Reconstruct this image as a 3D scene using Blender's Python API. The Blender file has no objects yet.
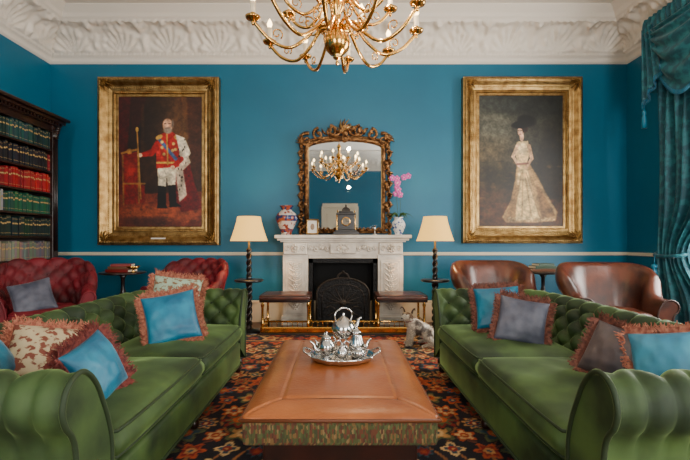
import bpy, bmesh, math, random
import numpy as np
from mathutils import Vector, Matrix, Euler, noise
random.seed(7); np.random.seed(7)
pi=math.pi
S=bpy.context.scene

# ---------------------------------------------------------------- materials
def lin(c):
    return tuple(((x/255.)/12.92 if x/255.<=0.04045 else ((x/255.+0.055)/1.055)**2.4) for x in c)
def M(name,rgb,rough=.5,metal=0,rgb2=None,ns=6,bump=0,bs=40,sheen=0,coat=0,spec=.5,emit=0,attr=None,detail=4,sheen_tint=None,contrast=(.35,.65)):
    m=bpy.data.materials.new(name); m.use_nodes=True
    nt=m.node_tree; b=nt.nodes['Principled BSDF']
    c=lin(rgb)+(1,)
    b.inputs['Base Color'].default_value=c
    b.inputs['Roughness'].default_value=rough
    b.inputs['Metallic'].default_value=metal
    b.inputs['Specular IOR Level'].default_value=spec
    if sheen:
        b.inputs['Sheen Weight'].default_value=sheen
        b.inputs['Sheen Roughness'].default_value=.3
        b.inputs['Sheen Tint'].default_value=(lin(sheen_tint) if sheen_tint else (1,1,1))+(1,)
    if coat:
        b.inputs['Coat Weight'].default_value=coat; b.inputs['Coat Roughness'].default_value=.25
    if emit:
        b.inputs['Emission Color'].default_value=c; b.inputs['Emission Strength'].default_value=emit
    tc=nt.nodes.new('ShaderNodeTexCoord')
    if attr:
        a=nt.nodes.new('ShaderNodeAttribute'); a.attribute_name=attr
        nt.links.new(a.outputs['Color'],b.inputs['Base Color'])
    if rgb2:
        n=nt.nodes.new('ShaderNodeTexNoise'); n.inputs['Scale'].default_value=ns; n.inputs['Detail'].default_value=detail
        nt.links.new(tc.outputs['Object'],n.inputs['Vector'])
        r=nt.nodes.new('ShaderNodeValToRGB')
        r.color_ramp.elements[0].position=contrast[0]; r.color_ramp.elements[1].position=contrast[1]
        r.color_ramp.elements[0].color=c; r.color_ramp.elements[1].color=lin(rgb2)+(1,)
        nt.links.new(n.outputs['Fac'],r.inputs['Fac']); nt.links.new(r.outputs['Color'],b.inputs['Base Color'])
    if bump:
        n2=nt.nodes.new('ShaderNodeTexNoise'); n2.inputs['Scale'].default_value=bs; n2.inputs['Detail'].default_value=5
        nt.links.new(tc.outputs['Object'],n2.inputs['Vector'])
        bp=nt.nodes.new('ShaderNodeBump'); bp.inputs['Strength'].default_value=bump; bp.inputs['Distance'].default_value=.02
        nt.links.new(n2.outputs['Fac'],bp.inputs['Height']); nt.links.new(bp.outputs['Normal'],b.inputs['Normal'])
    return m

WALL=M('teal_paint',(0,92,122),.5,rgb2=(0,97,127),ns=1.5,bump=.05,bs=60)
PLAST=M('white_plaster',(226,218,206),.7,bump=.1,bs=30)
CREAM=M('cream_paint',(210,198,174),.45)
WOODF=M('oak_floor',(60,34,20),.4,rgb2=(86,52,32),ns=3,bump=.1)
MARB=M('white_marble',(224,214,198),.3,rgb2=(178,164,148),ns=5,bump=.15,bs=18,contrast=(.4,.75))
DARKW=M('mahogany',(38,14,9),.3,rgb2=(20,8,5),ns=8,coat=.4)
EBON=M('dark_turned_wood',(18,11,9),.3,coat=.4)
BRASS=M('polished_brass',(222,172,92),.18,1)
GILT=M('gilt_gold',(150,112,58),.42,1,rgb2=(78,52,26),ns=25,bump=.8,bs=60)
GILTB=M('gilt_gold_bright',(192,158,100),.36,1,rgb2=(140,106,62),ns=12,bump=.3,bs=50)
GILTR=M('red_gilt',(166,124,82),.42,1,rgb2=(80,50,32),ns=22,bump=.8,bs=55)
VELV=M('green_velvet',(20,40,12),.7,rgb2=(68,94,42),ns=3.2,sheen=.5,sheen_tint=(170,205,125),detail=9,contrast=(.40,.66))
VELVD=M('green_velvet_piping',(28,46,18),.7,sheen=.3,sheen_tint=(170,200,110))
BURG=M('burgundy_velvet',(112,4,24),.65,rgb2=(62,2,11),ns=6,sheen=.35,sheen_tint=(230,60,80))
LEA=M('brown_leather',(92,44,26),.3,rgb2=(44,19,12),ns=5,coat=.35,bump=.15,bs=80)
LEAD=M('brown_leather_dark',(46,20,13),.4,coat=.2)
TAN=M('tan_leather',(168,94,42),.34,rgb2=(132,68,28),ns=3.5,coat=.25,bump=.12,bs=70,contrast=(.3,.7))
TAND=M('tan_leather_seam',(96,50,22),.5)
IRON=M('black_iron',(16,15,15),.45,.6,bump=.6,bs=45)
SOOT=M('soot_black',(8,7,7),.9)
SILV=M('silver',(205,203,200),.16,1)
IVORY=M('ivory_candle',(238,226,200),.5)
BULB=M('flame_bulb',(255,216,150),.4,emit=12)
MIRR=M('mirror_glass',(225,230,232),.02,1)
TEALP=M('turquoise_silk',(16,122,152),.45,rgb2=(8,88,120),ns=7,sheen=.25,bump=.1,bs=200)
BLUEP=M('pale_blue_silk',(60,140,166),.5,rgb2=(44,116,148),ns=8,sheen=.25)
GREYP=M('grey_silk',(94,96,110),.5,rgb2=(62,66,82),ns=9,sheen=.25)
GREYP2=M('taupe_silk',(92,78,76),.5,rgb2=(60,54,60),ns=9,sheen=.25)
PATP=M('paisley_fabric',(184,168,134),.7,rgb2=(118,60,44),ns=30,detail=3,contrast=(.5,.56))
PATP2=M('floral_fabric',(150,172,150),.7,rgb2=(118,84,58),ns=34,detail=3,contrast=(.5,.58))
FR1=M('coral_fringe',(122,58,42),.8,rgb2=(170,108,82),ns=60)
FR2=M('brown_fringe',(70,34,26),.8,rgb2=(122,70,54),ns=60)
FR3=M('burgundy_fringe',(78,20,22),.8,rgb2=(126,56,46),ns=60)
CURT=M('teal_damask',(10,76,90),.6,rgb2=(30,108,118),ns=14,sheen=.3,contrast=(.45,.6))
PORC=M('white_porcelain',(228,228,226),.15,rgb2=(60,90,150),ns=26,detail=2,contrast=(.56,.6))
PORC2=M('imari_porcelain',(196,186,178),.2,rgb2=(130,52,34),ns=16,detail=3,contrast=(.5,.56))
PORCB=M('imari_blue_band',(36,50,96),.2,rgb2=(150,70,46),ns=22,detail=2,contrast=(.5,.56))
PINK=M('orchid_pink',(186,80,156),.6)
GREEN=M('leaf_green',(30,68,24),.5)
WHITE=M('white_enamel',(225,220,210),.3)
GREYF=M('window_frame_white',(225,224,220),.5)
VC=M('painted_canvas',(128,128,128),.45,attr='Col')
VCR=M('wool_pile',(128,128,128),.95,attr='Col',bump=.3,bs=200)
VCB=M('leather_book_spines',(128,128,128),.5,attr='Col')
FUR=M('dog_fur',(128,128,128),.85,attr='Col')
NOSE=M('dog_nose',(12,10,10),.25)
def shade_mat():
    m=bpy.data.materials.new('lamp_shade_fabric'); m.use_nodes=True; nt=m.node_tree
    b=nt.nodes['Principled BSDF']; b.inputs['Base Color'].default_value=lin((150,118,62))+(1,)
    b.inputs['Roughness'].default_value=.8
    b.inputs['Emission Color'].default_value=lin((255,196,92))+(1,); b.inputs['Emission Strength'].default_value=1.75
    return m
SHADE=shade_mat()
def kilim():
    m=bpy.data.materials.new('kilim_weave'); m.use_nodes=True; nt=m.node_tree; b=nt.nodes['Principled BSDF']
    b.inputs['Roughness'].default_value=.95
    tc=nt.nodes.new('ShaderNodeTexCoord'); sp=nt.nodes.new('ShaderNodeSeparateXYZ'); nt.links.new(tc.outputs['Object'],sp.inputs[0])
    ad=nt.nodes.new('ShaderNodeMath'); ad.operation='ADD'; nt.links.new(sp.outputs['X'],ad.inputs[0]); nt.links.new(sp.outputs['Y'],ad.inputs[1])
    cb=nt.nodes.new('ShaderNodeCombineXYZ'); nt.links.new(ad.outputs[0],cb.inputs[0]); nt.links.new(sp.outputs['Z'],cb.inputs[1])
    mp=nt.nodes.new('ShaderNodeMapping'); mp.inputs['Scale'].default_value=(150,55,1); nt.links.new(cb.outputs[0],mp.inputs[0])
    v=nt.nodes.new('ShaderNodeTexVoronoi'); v.distance='MANHATTAN'; v.inputs['Scale'].default_value=1; v.inputs['Randomness'].default_value=.45
    nt.links.new(mp.outputs[0],v.inputs['Vector'])
    sc=nt.nodes.new('ShaderNodeSeparateColor'); nt.links.new(v.outputs['Color'],sc.inputs[0])
    r=nt.nodes.new('ShaderNodeValToRGB'); r.color_ramp.interpolation='CONSTANT'
    cols=[(0,(64,68,34)),(.22,(88,48,30)),(.4,(54,58,32)),(.55,(104,78,42)),(.68,(72,40,26)),(.82,(72,80,44)),(.93,(118,96,60))]
    e=r.color_ramp.elements
    e[0].position=0; e[0].color=lin(cols[0][1])+(1,); e[1].position=cols[1][0]; e[1].color=lin(cols[1][1])+(1,)
    for p,c in cols[2:]:
        q=e.new(p); q.color=lin(c)+(1,)
    nt.links.new(sc.outputs[0],r.inputs[0]); nt.links.new(r.outputs[0],b.inputs['Base Color'])
    return m
KIL=kilim()

# ---------------------------------------------------------------- mesh builder
def catmull(pts,n,closed=False):
    P=[Vector(p) for p in pts]; k=len(P); out=[]
    segs=k if closed else k-1
    dense=[]
    for i in range(segs):
        p0=P[(i-1)%k] if (closed or i>0) else P[0]*2-P[1]
        p1=P[i]; p2=P[(i+1)%k]
        p3=P[(i+2)%k] if (closed or i+2<k) else P[-1]*2-P[-2]
        for j in range(12):
            t=j/12
            dense.append(.5*((2*p1)+(p2-p0)*t+(2*p0-5*p1+4*p2-p3)*t*t+(3*p1-p0-3*p2+p3)*t**3))
    dense.append(P[0].copy() if closed else P[-1].copy())
    L=[0]
    for a,b in zip(dense,dense[1:]): L.append(L[-1]+(b-a).length)
    j=0
    for i in range(n):
        d=L[-1]*i/(n-1)
        while j<len(L)-2 and L[j+1]<d: j+=1
        t=(d-L[j])/max(L[j+1]-L[j],1e-9)
        out.append(dense[j].lerp(dense[j+1],min(t,1)))
    return out
class MB:
    def __init__(s): s.v=[];s.f=[];s.mi=[];s.mats=[];s.sm=[];s.M=Matrix()
    def add(s,vs,fs,mat,smooth=True,X=None):
        T=s.M@X if X is not None else s.M
        o=len(s.v); s.v+= [tuple(T@Vector(p)) for p in vs]
        if mat not in s.mats: s.mats.append(mat)
        k=s.mats.index(mat)
        for f in fs: s.f.append(tuple(i+o for i in f)); s.mi.append(k); s.sm.append(smooth)
    def box(s,c,d,mat,bevel=0,X=None,seg=2,smooth=False):
        bm=bmesh.new(); bmesh.ops.create_cube(bm,size=1)
        for v in bm.verts: v.co=Vector((v.co.x*d[0],v.co.y*d[1],v.co.z*d[2]))
        if bevel: bmesh.ops.bevel(bm,geom=bm.edges[:],offset=bevel,segments=seg,affect='EDGES',profile=.5)
        T=Matrix.Translation(c)
        if X is not None: T=T@X
        bm.verts.index_update()
        s.add([v.co.copy() for v in bm.verts],[[v.index for v in f.verts] for f in bm.faces],mat,smooth or bevel>0.015,T); bm.free()
    def bx(s,x0,x1,y0,y1,z0,z1,mat,bevel=0):
        s.box(((x0+x1)/2,(y0+y1)/2,(z0+z1)/2),(abs(x1-x0),abs(y1-y0),abs(z1-z0)),mat,bevel)
    def lathe(s,prof,mat,loc=(0,0,0),seg=24,X=None,fn=None,smooth=True):
        vs=[];fs=[]; n=len(prof)
        for i in range(seg):
            a=2*pi*i/seg
            for r,z in prof:
                if fn: r=fn(r,z,a)
                vs.append((r*math.cos(a),r*math.sin(a),z))
        for i in range(seg):
            for j in range(n-1):
                a=i*n+j; b=((i+1)%seg)*n+j
                fs.append((a,b,b+1,a+1))
        T=Matrix.Translation(loc)
        if X is not None: T=T@X
        s.add(vs,fs,mat,smooth,T)
    def sphere(s,c,r,mat,seg=12,X=None):
        if not hasattr(r,'__len__'): r=(r,r,r)
        n=max(seg//2,4)
        prof=[(max(math.sin(pi*j/n),0.0001),-math.cos(pi*j/n)) for j in range(n+1)]
        T=Matrix.Translation(c)
        if X is not None: T=T@X
        T=T@Matrix.Diagonal((r[0],r[1],r[2],1))
        s.lathe(prof,mat,(0,0,0),seg,T)
    def tube(s,pts,r,mat,seg=8,sm=None,closed=False,flat=1):
        if sm: 
            pts=catmull(pts,sm,closed)
        pts=[Vector(p) for p in pts]; n=len(pts)
        vs=[];fs=[]; up=None
        for i,p in enumerate(pts):
            if closed: t=pts[(i+1)%n if i<n-1 else 1]-pts[i-1 if i>0 else n-2]
            else: t=pts[min(i+1,n-1)]-pts[max(i-1,0)]
            t.normalize()
            if up is None:
                up=Vector((0,0,1)) if abs(t.z)<.9 else Vector((1,0,0))
            a=t.cross(up)
            if a.length<1e-6: a=Vector((1,0,0))
            a.normalize(); up=a.cross(t).normalized()
            rr=r(i/(n-1)) if callable(r) else r
            for k in range(seg):
                w=2*pi*k/seg
                vs.append(p+a*math.cos(w)*rr+up*math.sin(w)*rr*flat)
        for i in range(n-1):
            for k in range(seg):
                a=i*seg+k;b=i*seg+(k+1)%seg
                fs.append((a,b,b+seg,a+seg))
        fs.append(tuple(range(seg))[::-1]); fs.append(tuple((n-1)*seg+k for k in range(seg)))
        s.add(vs,fs,mat)
    def grid(s,fn,nu,nv,mat,closeu=False,smooth=True):
        vs=[];fs=[]
        for i in range(nu):
            for j in range(nv): vs.append(fn(i/(nu-1),j/(nv-1)))
        for i in range(nu-1):
            for j in range(nv-1):
                a=i*nv+j; fs.append((a,a+nv,a+nv+1,a+1))
        s.add(vs,fs,mat,smooth)
    def prism(s,poly,d0,d1,mat,X=None,smooth=False):
        n=len(poly); vs=[(p[0],d0,p[1]) for p in poly]+[(p[0],d1,p[1]) for p in poly]
        fs=[tuple(range(n)),tuple(range(2*n-1,n-1,-1))]+[(i,(i+1)%n+0,(i+1)%n+n,i+n) for i in range(n)]
        s.add(vs,fs,mat,smooth,X)
    def obj(s,name,loc=(0,0,0),rot=(0,0,0),parent=None,mod=None):
        me=bpy.data.meshes.new(name); me.from_pydata(s.v,[],s.f)
        for m in s.mats: me.materials.append(m)
        me.polygons.foreach_set('material_index',s.mi); me.polygons.foreach_set('use_smooth',s.sm); me.update()
        bm=bmesh.new(); bm.from_mesh(me); bmesh.ops.recalc_face_normals(bm,faces=bm.faces[:]); bm.to_mesh(me); bm.free()
        o=bpy.data.objects.new(name,me); S.collection.objects.link(o); o.location=loc; o.rotation_euler=rot
        if parent: o.parent=parent
        return o
def empty(name,loc=(0,0,0),rot=(0,0,0)):
    o=bpy.data.objects.new(name,None); S.collection.objects.link(o); o.location=loc; o.rotation_euler=rot; o.empty_display_size=.1; return o
def sstep(a,b,x):
    t=min(max((x-a)/(b-a),0),1); return t*t*(3-2*t)

# ---------------------------------------------------------------- room
XL,XR,YB,YF,H=-4.05,4.01,5.87,-3.2,4.10
m=MB(); m.bx(XL-.3,XR+.3,YF-.3,YB+.3,-.12,0,WOODF); m.obj('floor')
m=MB(); m.bx(XL-.3,XR+.3,YF-.3,YB+.3,H,H+.1,PLAST); m.obj('ceiling')
m=MB(); m.bx(XL-.3,XR+.3,YB,YB+.2,0,H,WALL); m.obj('wall_back')
m=MB(); m.bx(XL-.2,XL,YF,YB,0,H,WALL); m.obj('wall_left')
wy=[(3.0,4.5),(-.9,.6)]; wz=(.55,3.25)
m=MB(); X0,X1=XR,XR+.25
m.bx(X0,X1,4.5,YB,0,H,WALL); m.bx(X0,X1,.6,3.0,0,H,WALL); m.bx(X0,X1,YF,-.9,0,H,WALL)
for a,b in wy: m.bx(X0,X1,a,b,0,wz[0],WALL); m.bx(X0,X1,a,b,wz[1],H,WALL)
m.obj('wall_right')
fx=[(-3.1,-1.5),(1.5,3.1)]
m=MB(); 
m.bx(XL,-3.1,YF-.25,YF,0,H,WALL); m.bx(-1.5,1.5,YF-.25,YF,0,H,WALL); m.bx(3.1,XR,YF-.25,YF,0,H,WALL)
for a,b in fx: m.bx(a,b,YF-.25,YF,0,wz[0],WALL); m.bx(a,b,YF-.25,YF,wz[1],H,WALL)
m.obj('wall_front')
wn=1
def window(cx,cy,w,ang):
    global wn
    m=MB(); z0,z1=wz; t=.06
    m.bx(-w/2,w/2,-.05,.05,z0,z0+t,GREYF); m.bx(-w/2,w/2,-.05,.05,z1-t,z1,GREYF)
    m.bx(-w/2,-w/2+t,-.05,.05,z0,z1,GREYF); m.bx(w/2-t,w/2,-.05,.05,z0,z1,GREYF)
    m.bx(-w/2,w/2,-.03,.03,(z0+z1)/2-.025,(z0+z1)/2+.025,GREYF)
    for k in (-1,1): m.bx(k*w/6-.015,k*w/6+.015,-.02,.02,z0,z1,GREYF)
    for k in (.25,.75): m.bx(-w/2,w/2,-.02,.02,z0+(z1-z0)*k-.015,z0+(z1-z0)*k+.015,GREYF)
    m.obj('window_%d'%wn,(cx,cy,0),(0,0,ang)); wn+=1
for a,b in wy: window(XR+.12,(a+b)/2,b-a,pi/2)
for a,b in fx: window((a+b)/2,YF-.12,b-a,0)

def trims():
    m=MB()
    m.bx(XL,XR,YB-.022,YB,.93,.975,CREAM,.006); m.bx(XL,XR,YB-.035,YB,.95,.965,CREAM,.004); m.obj('trim_1')
    m=MB(); m.bx(XL,XL+.022,YF,YB-.04,.93,.975,CREAM,.006); m.obj('trim_2')
    m=MB(); m.bx(XR-.022,XR,4.55,YB-.04,.93,.975,CREAM,.006); m.obj('trim_3')
    for nm,a in (('back',(XL,XR,YB-.03,YB)),('left',(XL,XL+.03,YF,YB-.03)),('right',(XR-.03,XR,YF,YB-.03)),('front',(XL,XR,YF,YF+.03))):
        m=MB(); m.bx(*a,0,.26,CREAM,.005)
        b=list(a)
        m.bx(*b,.26,.30,CREAM,.01); m.obj('baseboard_'+nm)
trims()

# cornice
def cornice():
    prof=[(0,3.60),(.02,3.61),(.035,3.64),(.035,3.665),(.07,3.68),(.085,3.70),(.085,3.715)]
    cove=[]
    n=22
    for i in range(n+1):
        a=pi/2*i/n
        cove.append((.095+.34*(1-math.cos(a)),3.72+.27*math.sin(a)))
    top=[(.44,4.0),(.47,4.0),(.48,4.02),(.50,4.03),(.51,4.055),(.56,4.06),(.57,4.08),(.62,4.085),(.63,4.10)]
    full=prof+cove+top; c0=len(prof); c1=c0+len(cove)
    def relief(s,v):
        P=.66; x=(s/P)%1.0; q=0
        d=min(x,1-x)*P
        q+=.06*math.exp(-(d/.045)**2)*(.6+.4*math.sin(v*9))*sstep(0,.15,v)*sstep(1,.8,v)
        u=(x-.5)*2; 
        ang=math.atan2(v+.15,u*1.1); rr=math.hypot(u*1.1,v+.15)
        q+=.036*abs(math.cos(ang*9))*sstep(1.05,.75,rr)*sstep(.1,.3,rr)
        q+=.05*abs(noise.noise(Vector((s*11,v*4,1.7))))*sstep(.35,.75,rr)
        if v>.86: q+=.012*(math.sin(s*70)>0)
        return q
    m=MB()
    sides=[((XL,YB),(1,0),(0,-1),XR-XL),((XR,YB),(0,-1),(-1,0),YB-YF),((XR,YF),(-1,0),(0,1),XR-XL),((XL,YF),(0,1),(1,0),YB-YF)]
    for (ox,oy),(tx,ty),(nx,ny),L in sides:
        ns=int(L/.02); vs=[];fs=[];k=len(full)
        for i in range(ns+1):
            for j,(o,z) in enumerate(full):
                s_=o+(L-2*o)*i/ns; oo=o;zz=z
                if c0<=j<c1:
                    v=(j-c0)/(c1-1-c0); r=relief(s_-L/2,v); 
                    a=pi/2*v; oo+=r*math.cos(a)*.8+r*.2; zz-=r*math.sin(a)*.9
                elif j in (5,6): oo+=.012*(math.sin(s_*2*pi/.05)>0)
                vs.append((ox+tx*s_+nx*oo,oy+ty*s_+ny*oo,zz))
        for i in range(ns):
            for j in range(k-1):
                a=i*k+j; fs.append((a,a+k,a+k+1,a+1))
        m.add(vs,fs,PLAST)
    m.obj('trim_cornice')
    m=MB()
    for o,w,h in ((.95,.10,.035),(1.12,.03,.02),(.78,.03,.02)):
        for a in ((XL+o,XR-o,YB-o-w,YB-o),(XL+o,XR-o,YF+o,YF+o+w),(XL+o,XL+o+w,YF+o,YB-o),(XR-o-w,XR-o,YF+o,YB-o)):
            m.bx(*a,H-h,H,PLAST,.008)
    m.obj('trim_ceiling_moulding')
cornice()

# ---------------------------------------------------------------- painter
class Paint:
    def __init__(s,w,h,nx,ny,bg,gam=1.0):
        s.w,s.h,s.nx,s.ny,s.gam=w,h,nx,ny,gam
        s.X,s.Y=np.meshgrid(np.linspace(0,w,nx),np.linspace(0,h,ny))
        s.C=np.zeros((ny,nx,3)); s.C[:]=bg
    def mask(s,m,col,a=1):
        m=np.clip(m,0,1)[...,None]*a; s.C=s.C*(1-m)+np.array(col,float)*m
    def ell(s,cx,cy,rx,ry,col,ang=0,soft=.25,a=1):
        c,sn=math.cos(ang),math.sin(ang); dx=s.X-cx;dy=s.Y-cy
        u=(dx*c+dy*sn)/rx; v=(-dx*sn+dy*c)/ry; d=np.sqrt(u*u+v*v)
        s.mask((1+soft/2-d)/soft,col,a)
    def poly(s,pts,col,a=1,blur=1):
        ins=np.zeros(s.X.shape,bool); n=len(pts)
        for i in range(n):
            x1,y1=pts[i];x2,y2=pts[(i+1)%n]
            if y1==y2: continue
            c=((s.Y>=y1)!=(s.Y>=y2))&(s.X<(x2-x1)*(s.Y-y1)/(y2-y1)+x1); ins^=c
        f=ins.astype(float)
        for _ in range(blur):
            f=(f+np.roll(f,1,0)+np.roll(f,-1,0)+np.roll(f,1,1)+np.roll(f,-1,1))/5
        s.mask(f,col,a)
    def line(s,x1,y1,x2,y2,w,col,a=1):
        dx,dy=x2-x1,y2-y1; t=np.clip(((s.X-x1)*dx+(s.Y-y1)*dy)/(dx*dx+dy*dy),0,1)
        d=np.hypot(s.X-x1-t*dx,s.Y-y1-t*dy); s.mask((w-d)/.6+.5,col,a)
    def noisy(s,amp,cells=14):
        tot=np.zeros(s.X.shape)
        for c in (cells,cells*2,cells*5):
            g=np.random.rand(int(c*1.6)+2,c+2)-.5
            yy=s.Y/s.h*(g.shape[0]-1.001); xx=s.X/s.w*(g.shape[1]-1.001)
            i=yy.astype(int); j=xx.astype(int); fy=yy-i; fx_=xx-j
            tot+=(g[i,j]*(1-fy)*(1-fx_)+g[np.minimum(i+1,g.shape[0]-1),j]*fy*(1-fx_)+g[i,np.minimum(j+1,g.shape[1]-1)]*(1-fy)*fx_+g[np.minimum(i+1,g.shape[0]-1),np.minimum(j+1,g.shape[1]-1)]*fy*fx_)
        s.C=s.C*(1+amp*tot[...,None])
    def linear(s):
        c=np.clip(s.C,0,255)/255.
        return np.where(c<=.04045,c/12.92,((c+.055)/1.055)**2.4)**s.gam
def colored_grid(name,P,fn,mat,parent=None,loc=(0,0,0)):
    ny,nx=P.X.shape
    co=fn(P.X,P.Y).reshape(-1,3)
    idx=np.arange(ny*nx).reshape(ny,nx)
    q=np.stack([idx[:-1,:-1],idx[:-1,1:],idx[1:,1:],idx[1:,:-1]],-1).reshape(-1,4)
    me=bpy.data.meshes.new(name); me.vertices.add(len(co)); me.vertices.foreach_set('co',co.astype(np.float32).ravel())
    me.loops.add(q.size); me.loops.foreach_set('vertex_index',q.astype(np.int32).ravel())
    me.polygons.add(len(q)); me.polygons.foreach_set('loop_start',np.arange(0,q.size,4,dtype=np.int32))
    me.update(calc_edges=True)
    at=me.color_attributes.new('Col','FLOAT_COLOR','POINT')
    L=P.linear().reshape(-1,3); A=np.ones((len(L),4),np.float32); A[:,:3]=L
    at.data.foreach_set('color',A.ravel())
    me.materials.append(mat); me.validate()
    o=bpy.data.objects.new(name,me); S.collection.objects.link(o); o.location=loc
    if parent: o.parent=parent
    return o

def frame_mesh(m,w,h,prof,mat):
    vs=[];fs=[];n=len(prof)
    for sx,sz in ((-1,-1),(1,-1),(1,1),(-1,1)):
        for o,hh in prof: vs.append((sx*(w/2+o),-hh,sz*(h/2+o)))
    for i in range(4):
        for j in range(n-1):
            a=i*n+j;b=((i+1)%4)*n+j
            fs.append((a,b,b+1,a+1))
    m.add(vs,fs,mat,False)
def gold_frame(m,w,h,fw):
    prof=[(-.01,.02),(0,.035),(.12*fw,.035),(.16*fw,.05),(.22*fw,.05),(.3*fw,.045),(.55*fw,.07),(.72*fw,.11),(.82*fw,.125),(.9*fw,.12),(.94*fw,.10),(1*fw,.095),(1*fw,.0)]
    frame_mesh(m,w,h,prof,GILTB)
    def row(off,hgt,r,step,mat,flat=1):
        for ax in (0,1):
            L=(w if ax==0 else h)+2*off; n=int(L/step)
            for sd in (-1,1):
                for i in range(n+1):
                    t=-L/2+L*i/n
                    p=(t,-hgt,sd*(h/2+off)) if ax==0 else (sd*(w/2+off),-hgt,t)
                    m.sphere(p,(r,r*flat,r),mat,6)
    row(.19*fw,.052,.010,.026,GILTB)
    row(.84*fw,.125,.013,.034,GILTB,.7)
    row(.45*fw,.066,.010,.03,GILTB,.4)
    for sx in (-1,1):
        for sz in (-1,1):
            cx,cz=sx*(w/2+.55*fw),sz*(h/2+.55*fw)
            for a in range(5):
                th=a*pi/8*1; d=Vector((-sx*math.cos(th),0,-sz*math.sin(th)))
                p=Vector((cx+sx*.05,-.1,cz+sz*.05))
                m.tube([p,p+d*.07+Vector((0,-.02,0)),p+d*.15],lambda t:.018*(1-t)+.004,GILT,6,6)

def painting(name,cx,cz,W,Hh,fw,P,plaque=False):
    r=empty(name,(cx,YB-.005,cz))
    w,h=W-2*fw,Hh-2*fw
    m=MB(); gold_frame(m,w,h,fw)
    m.bx(-W/2+.01,W/2-.01,-.02,0,-Hh/2+.01,Hh/2-.01,DARKW)
    if plaque: m.bx(-.1,.1,-.10,-.07,-Hh/2+.05,-Hh/2+.10,WHITE,.005)
    m.obj('gilt_frame',parent=r)
    colored_grid('canvas',P,lambda X,Y:np.stack([X/P.w*(w+.01)-(w+.01)/2,np.full(X.shape,-.028),(h+.01)/2-Y/P.h*(h+.01)],-1),VC,r)
    return r
# king portrait : canvas px coords 88 x 138
P=Paint(88,138,200,314,(54,34,22),1.27)
P.ell(60,30,40,45,(108,76,46),soft=1.4,a=.8); P.ell(20,20,26,40,(34,24,20),soft=1.2,a=.8)
P.poly([(0,0),(14,0),(10,60),(16,110),(0,118)],(90,22,20),.8,3)
P.poly([(64,0),(88,0),(88,110),(80,108),(76,60)],(82,44,26),.7,3)
P.poly([(66,0),(72,0),(74,70),(70,70)],(130,94,54),.5,4)
P.poly([(14,0),(30,0),(24,26),(14,46)],(66,26,20),.7,4); P.line(26,10,26,60,1.6,(86,58,36),.5)
P.poly([(0,104),(88,100),(88,138),(0,138)],(120,56,36),1,4)
P.ell(50,124,42,9,(160,86,52),soft=.6,a=.8); P.ell(30,132,30,5,(60,34,30),soft=.8,a=.7)
for k in range(50): P.ell(random.random()*88,106+random.random()*32,1+random.random()*2,.8,random.choice([(160,90,54),(80,34,28),(60,56,50)]),soft=.6,a=.4)
P.poly([(4,62),(20,58),(22,92),(28,94),(28,112),(6,114)],(130,26,24),.95,2); P.line(4,60,20,56,1.1,(156,112,54)); P.line(21,58,22,112,.9,(140,96,48)); P.line(5,62,6,114,.9,(130,88,44)); P.line(6,92,28,92,.9,(146,102,50))
P.ell(12,58,3,3,(156,112,54)); P.ell(12,76,6,10,(160,50,40),soft=.5,a=.8)
P.poly([(62,52),(72,60),(80,92),(88,118),(66,122),(56,100)],(118,22,26),1,2)
P.poly([(60,46),(68,50),(76,70),(68,78),(72,104),(64,112),(60,80)],(200,188,166),.95,2)
for k in range(14): P.ell(62+random.random()*12,52+random.random()*52,.7,1.3,(50,40,36),soft=.5,a=.7)
P.poly([(42,92),(50,92),(50,114),(52,118),(41,118)],(16,12,12),1,1); P.poly([(52,90),(60,90),(61,112),(66,116),(54,117)],(18,14,14),1,1)
P.poly([(41,72),(61,72),(60,93),(52,94),(51,84),(50,95),(42,94)],(216,204,180),1,1)
P.poly([(42,42),(50,37),(58,38),(64,44),(64,74),(40,76),(40,50)],(182,34,28),1,1)
P.ell(46,56,5,14,(204,56,40),soft=.8,a=.6)
P.line(42,44,62,68,1.8,(84,110,150)); P.line(41,70,63,70,1.1,(206,168,84)); P.line(51,40,52,72,.8,(196,154,70))
for x,y in ((46,54),(58,50),(57,57),(48,61),(60,56),(46,48)): P.ell(x,y,1.7,1.7,(226,196,120),soft=.6)
P.ell(43,43,4,2.2,(206,164,80),-.5); P.ell(62,44,4,2.2,(206,164,80),.5)
P.poly([(60,40),(70,44),(76,60),(70,68),(64,58)],(220,210,190),1,1); 
for k in range(7): P.ell(63+random.random()*9,44+random.random()*20,.7,1.2,(40,34,30),soft=.5,a=.8)
P.poly([(40,46),(34,56),(24,60),(24,64),(36,63),(43,56)],(164,28,26),1,1); P.ell(23,62,2.6,2.2,(214,180,150))
P.line(20,36,24,108,.7,(160,120,60)); P.ell(20,35,1.6,2.6,(200,160,80))
P.line(66,66,58,74,2.6,(164,28,26)); P.ell(57,75,2.4,2.2,(214,180,150))
P.ell(52,30.5,5.2,7,(206,160,130),soft=.25); P.ell(50.5,29,3,4,(226,184,154),soft=.8,a=.8)
P.ell(52,36,4.4,3.6,(150,136,122),soft=.4); P.ell(51.4,33.6,3,1,(130,112,100),soft=.5)
P.ell(57,29,1.4,4.4,(120,104,92),soft=.5); P.line(48.6,28.8,50,28.8,.5,(70,46,38)); P.line(53,28.8,54.6,28.8,.5,(70,46,38))
P.noisy(.28)
painting('king_portrait_painting',-2.50,1.13+(241-161)/71.6*.985,1.665,2.31,.25,P,True)
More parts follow.
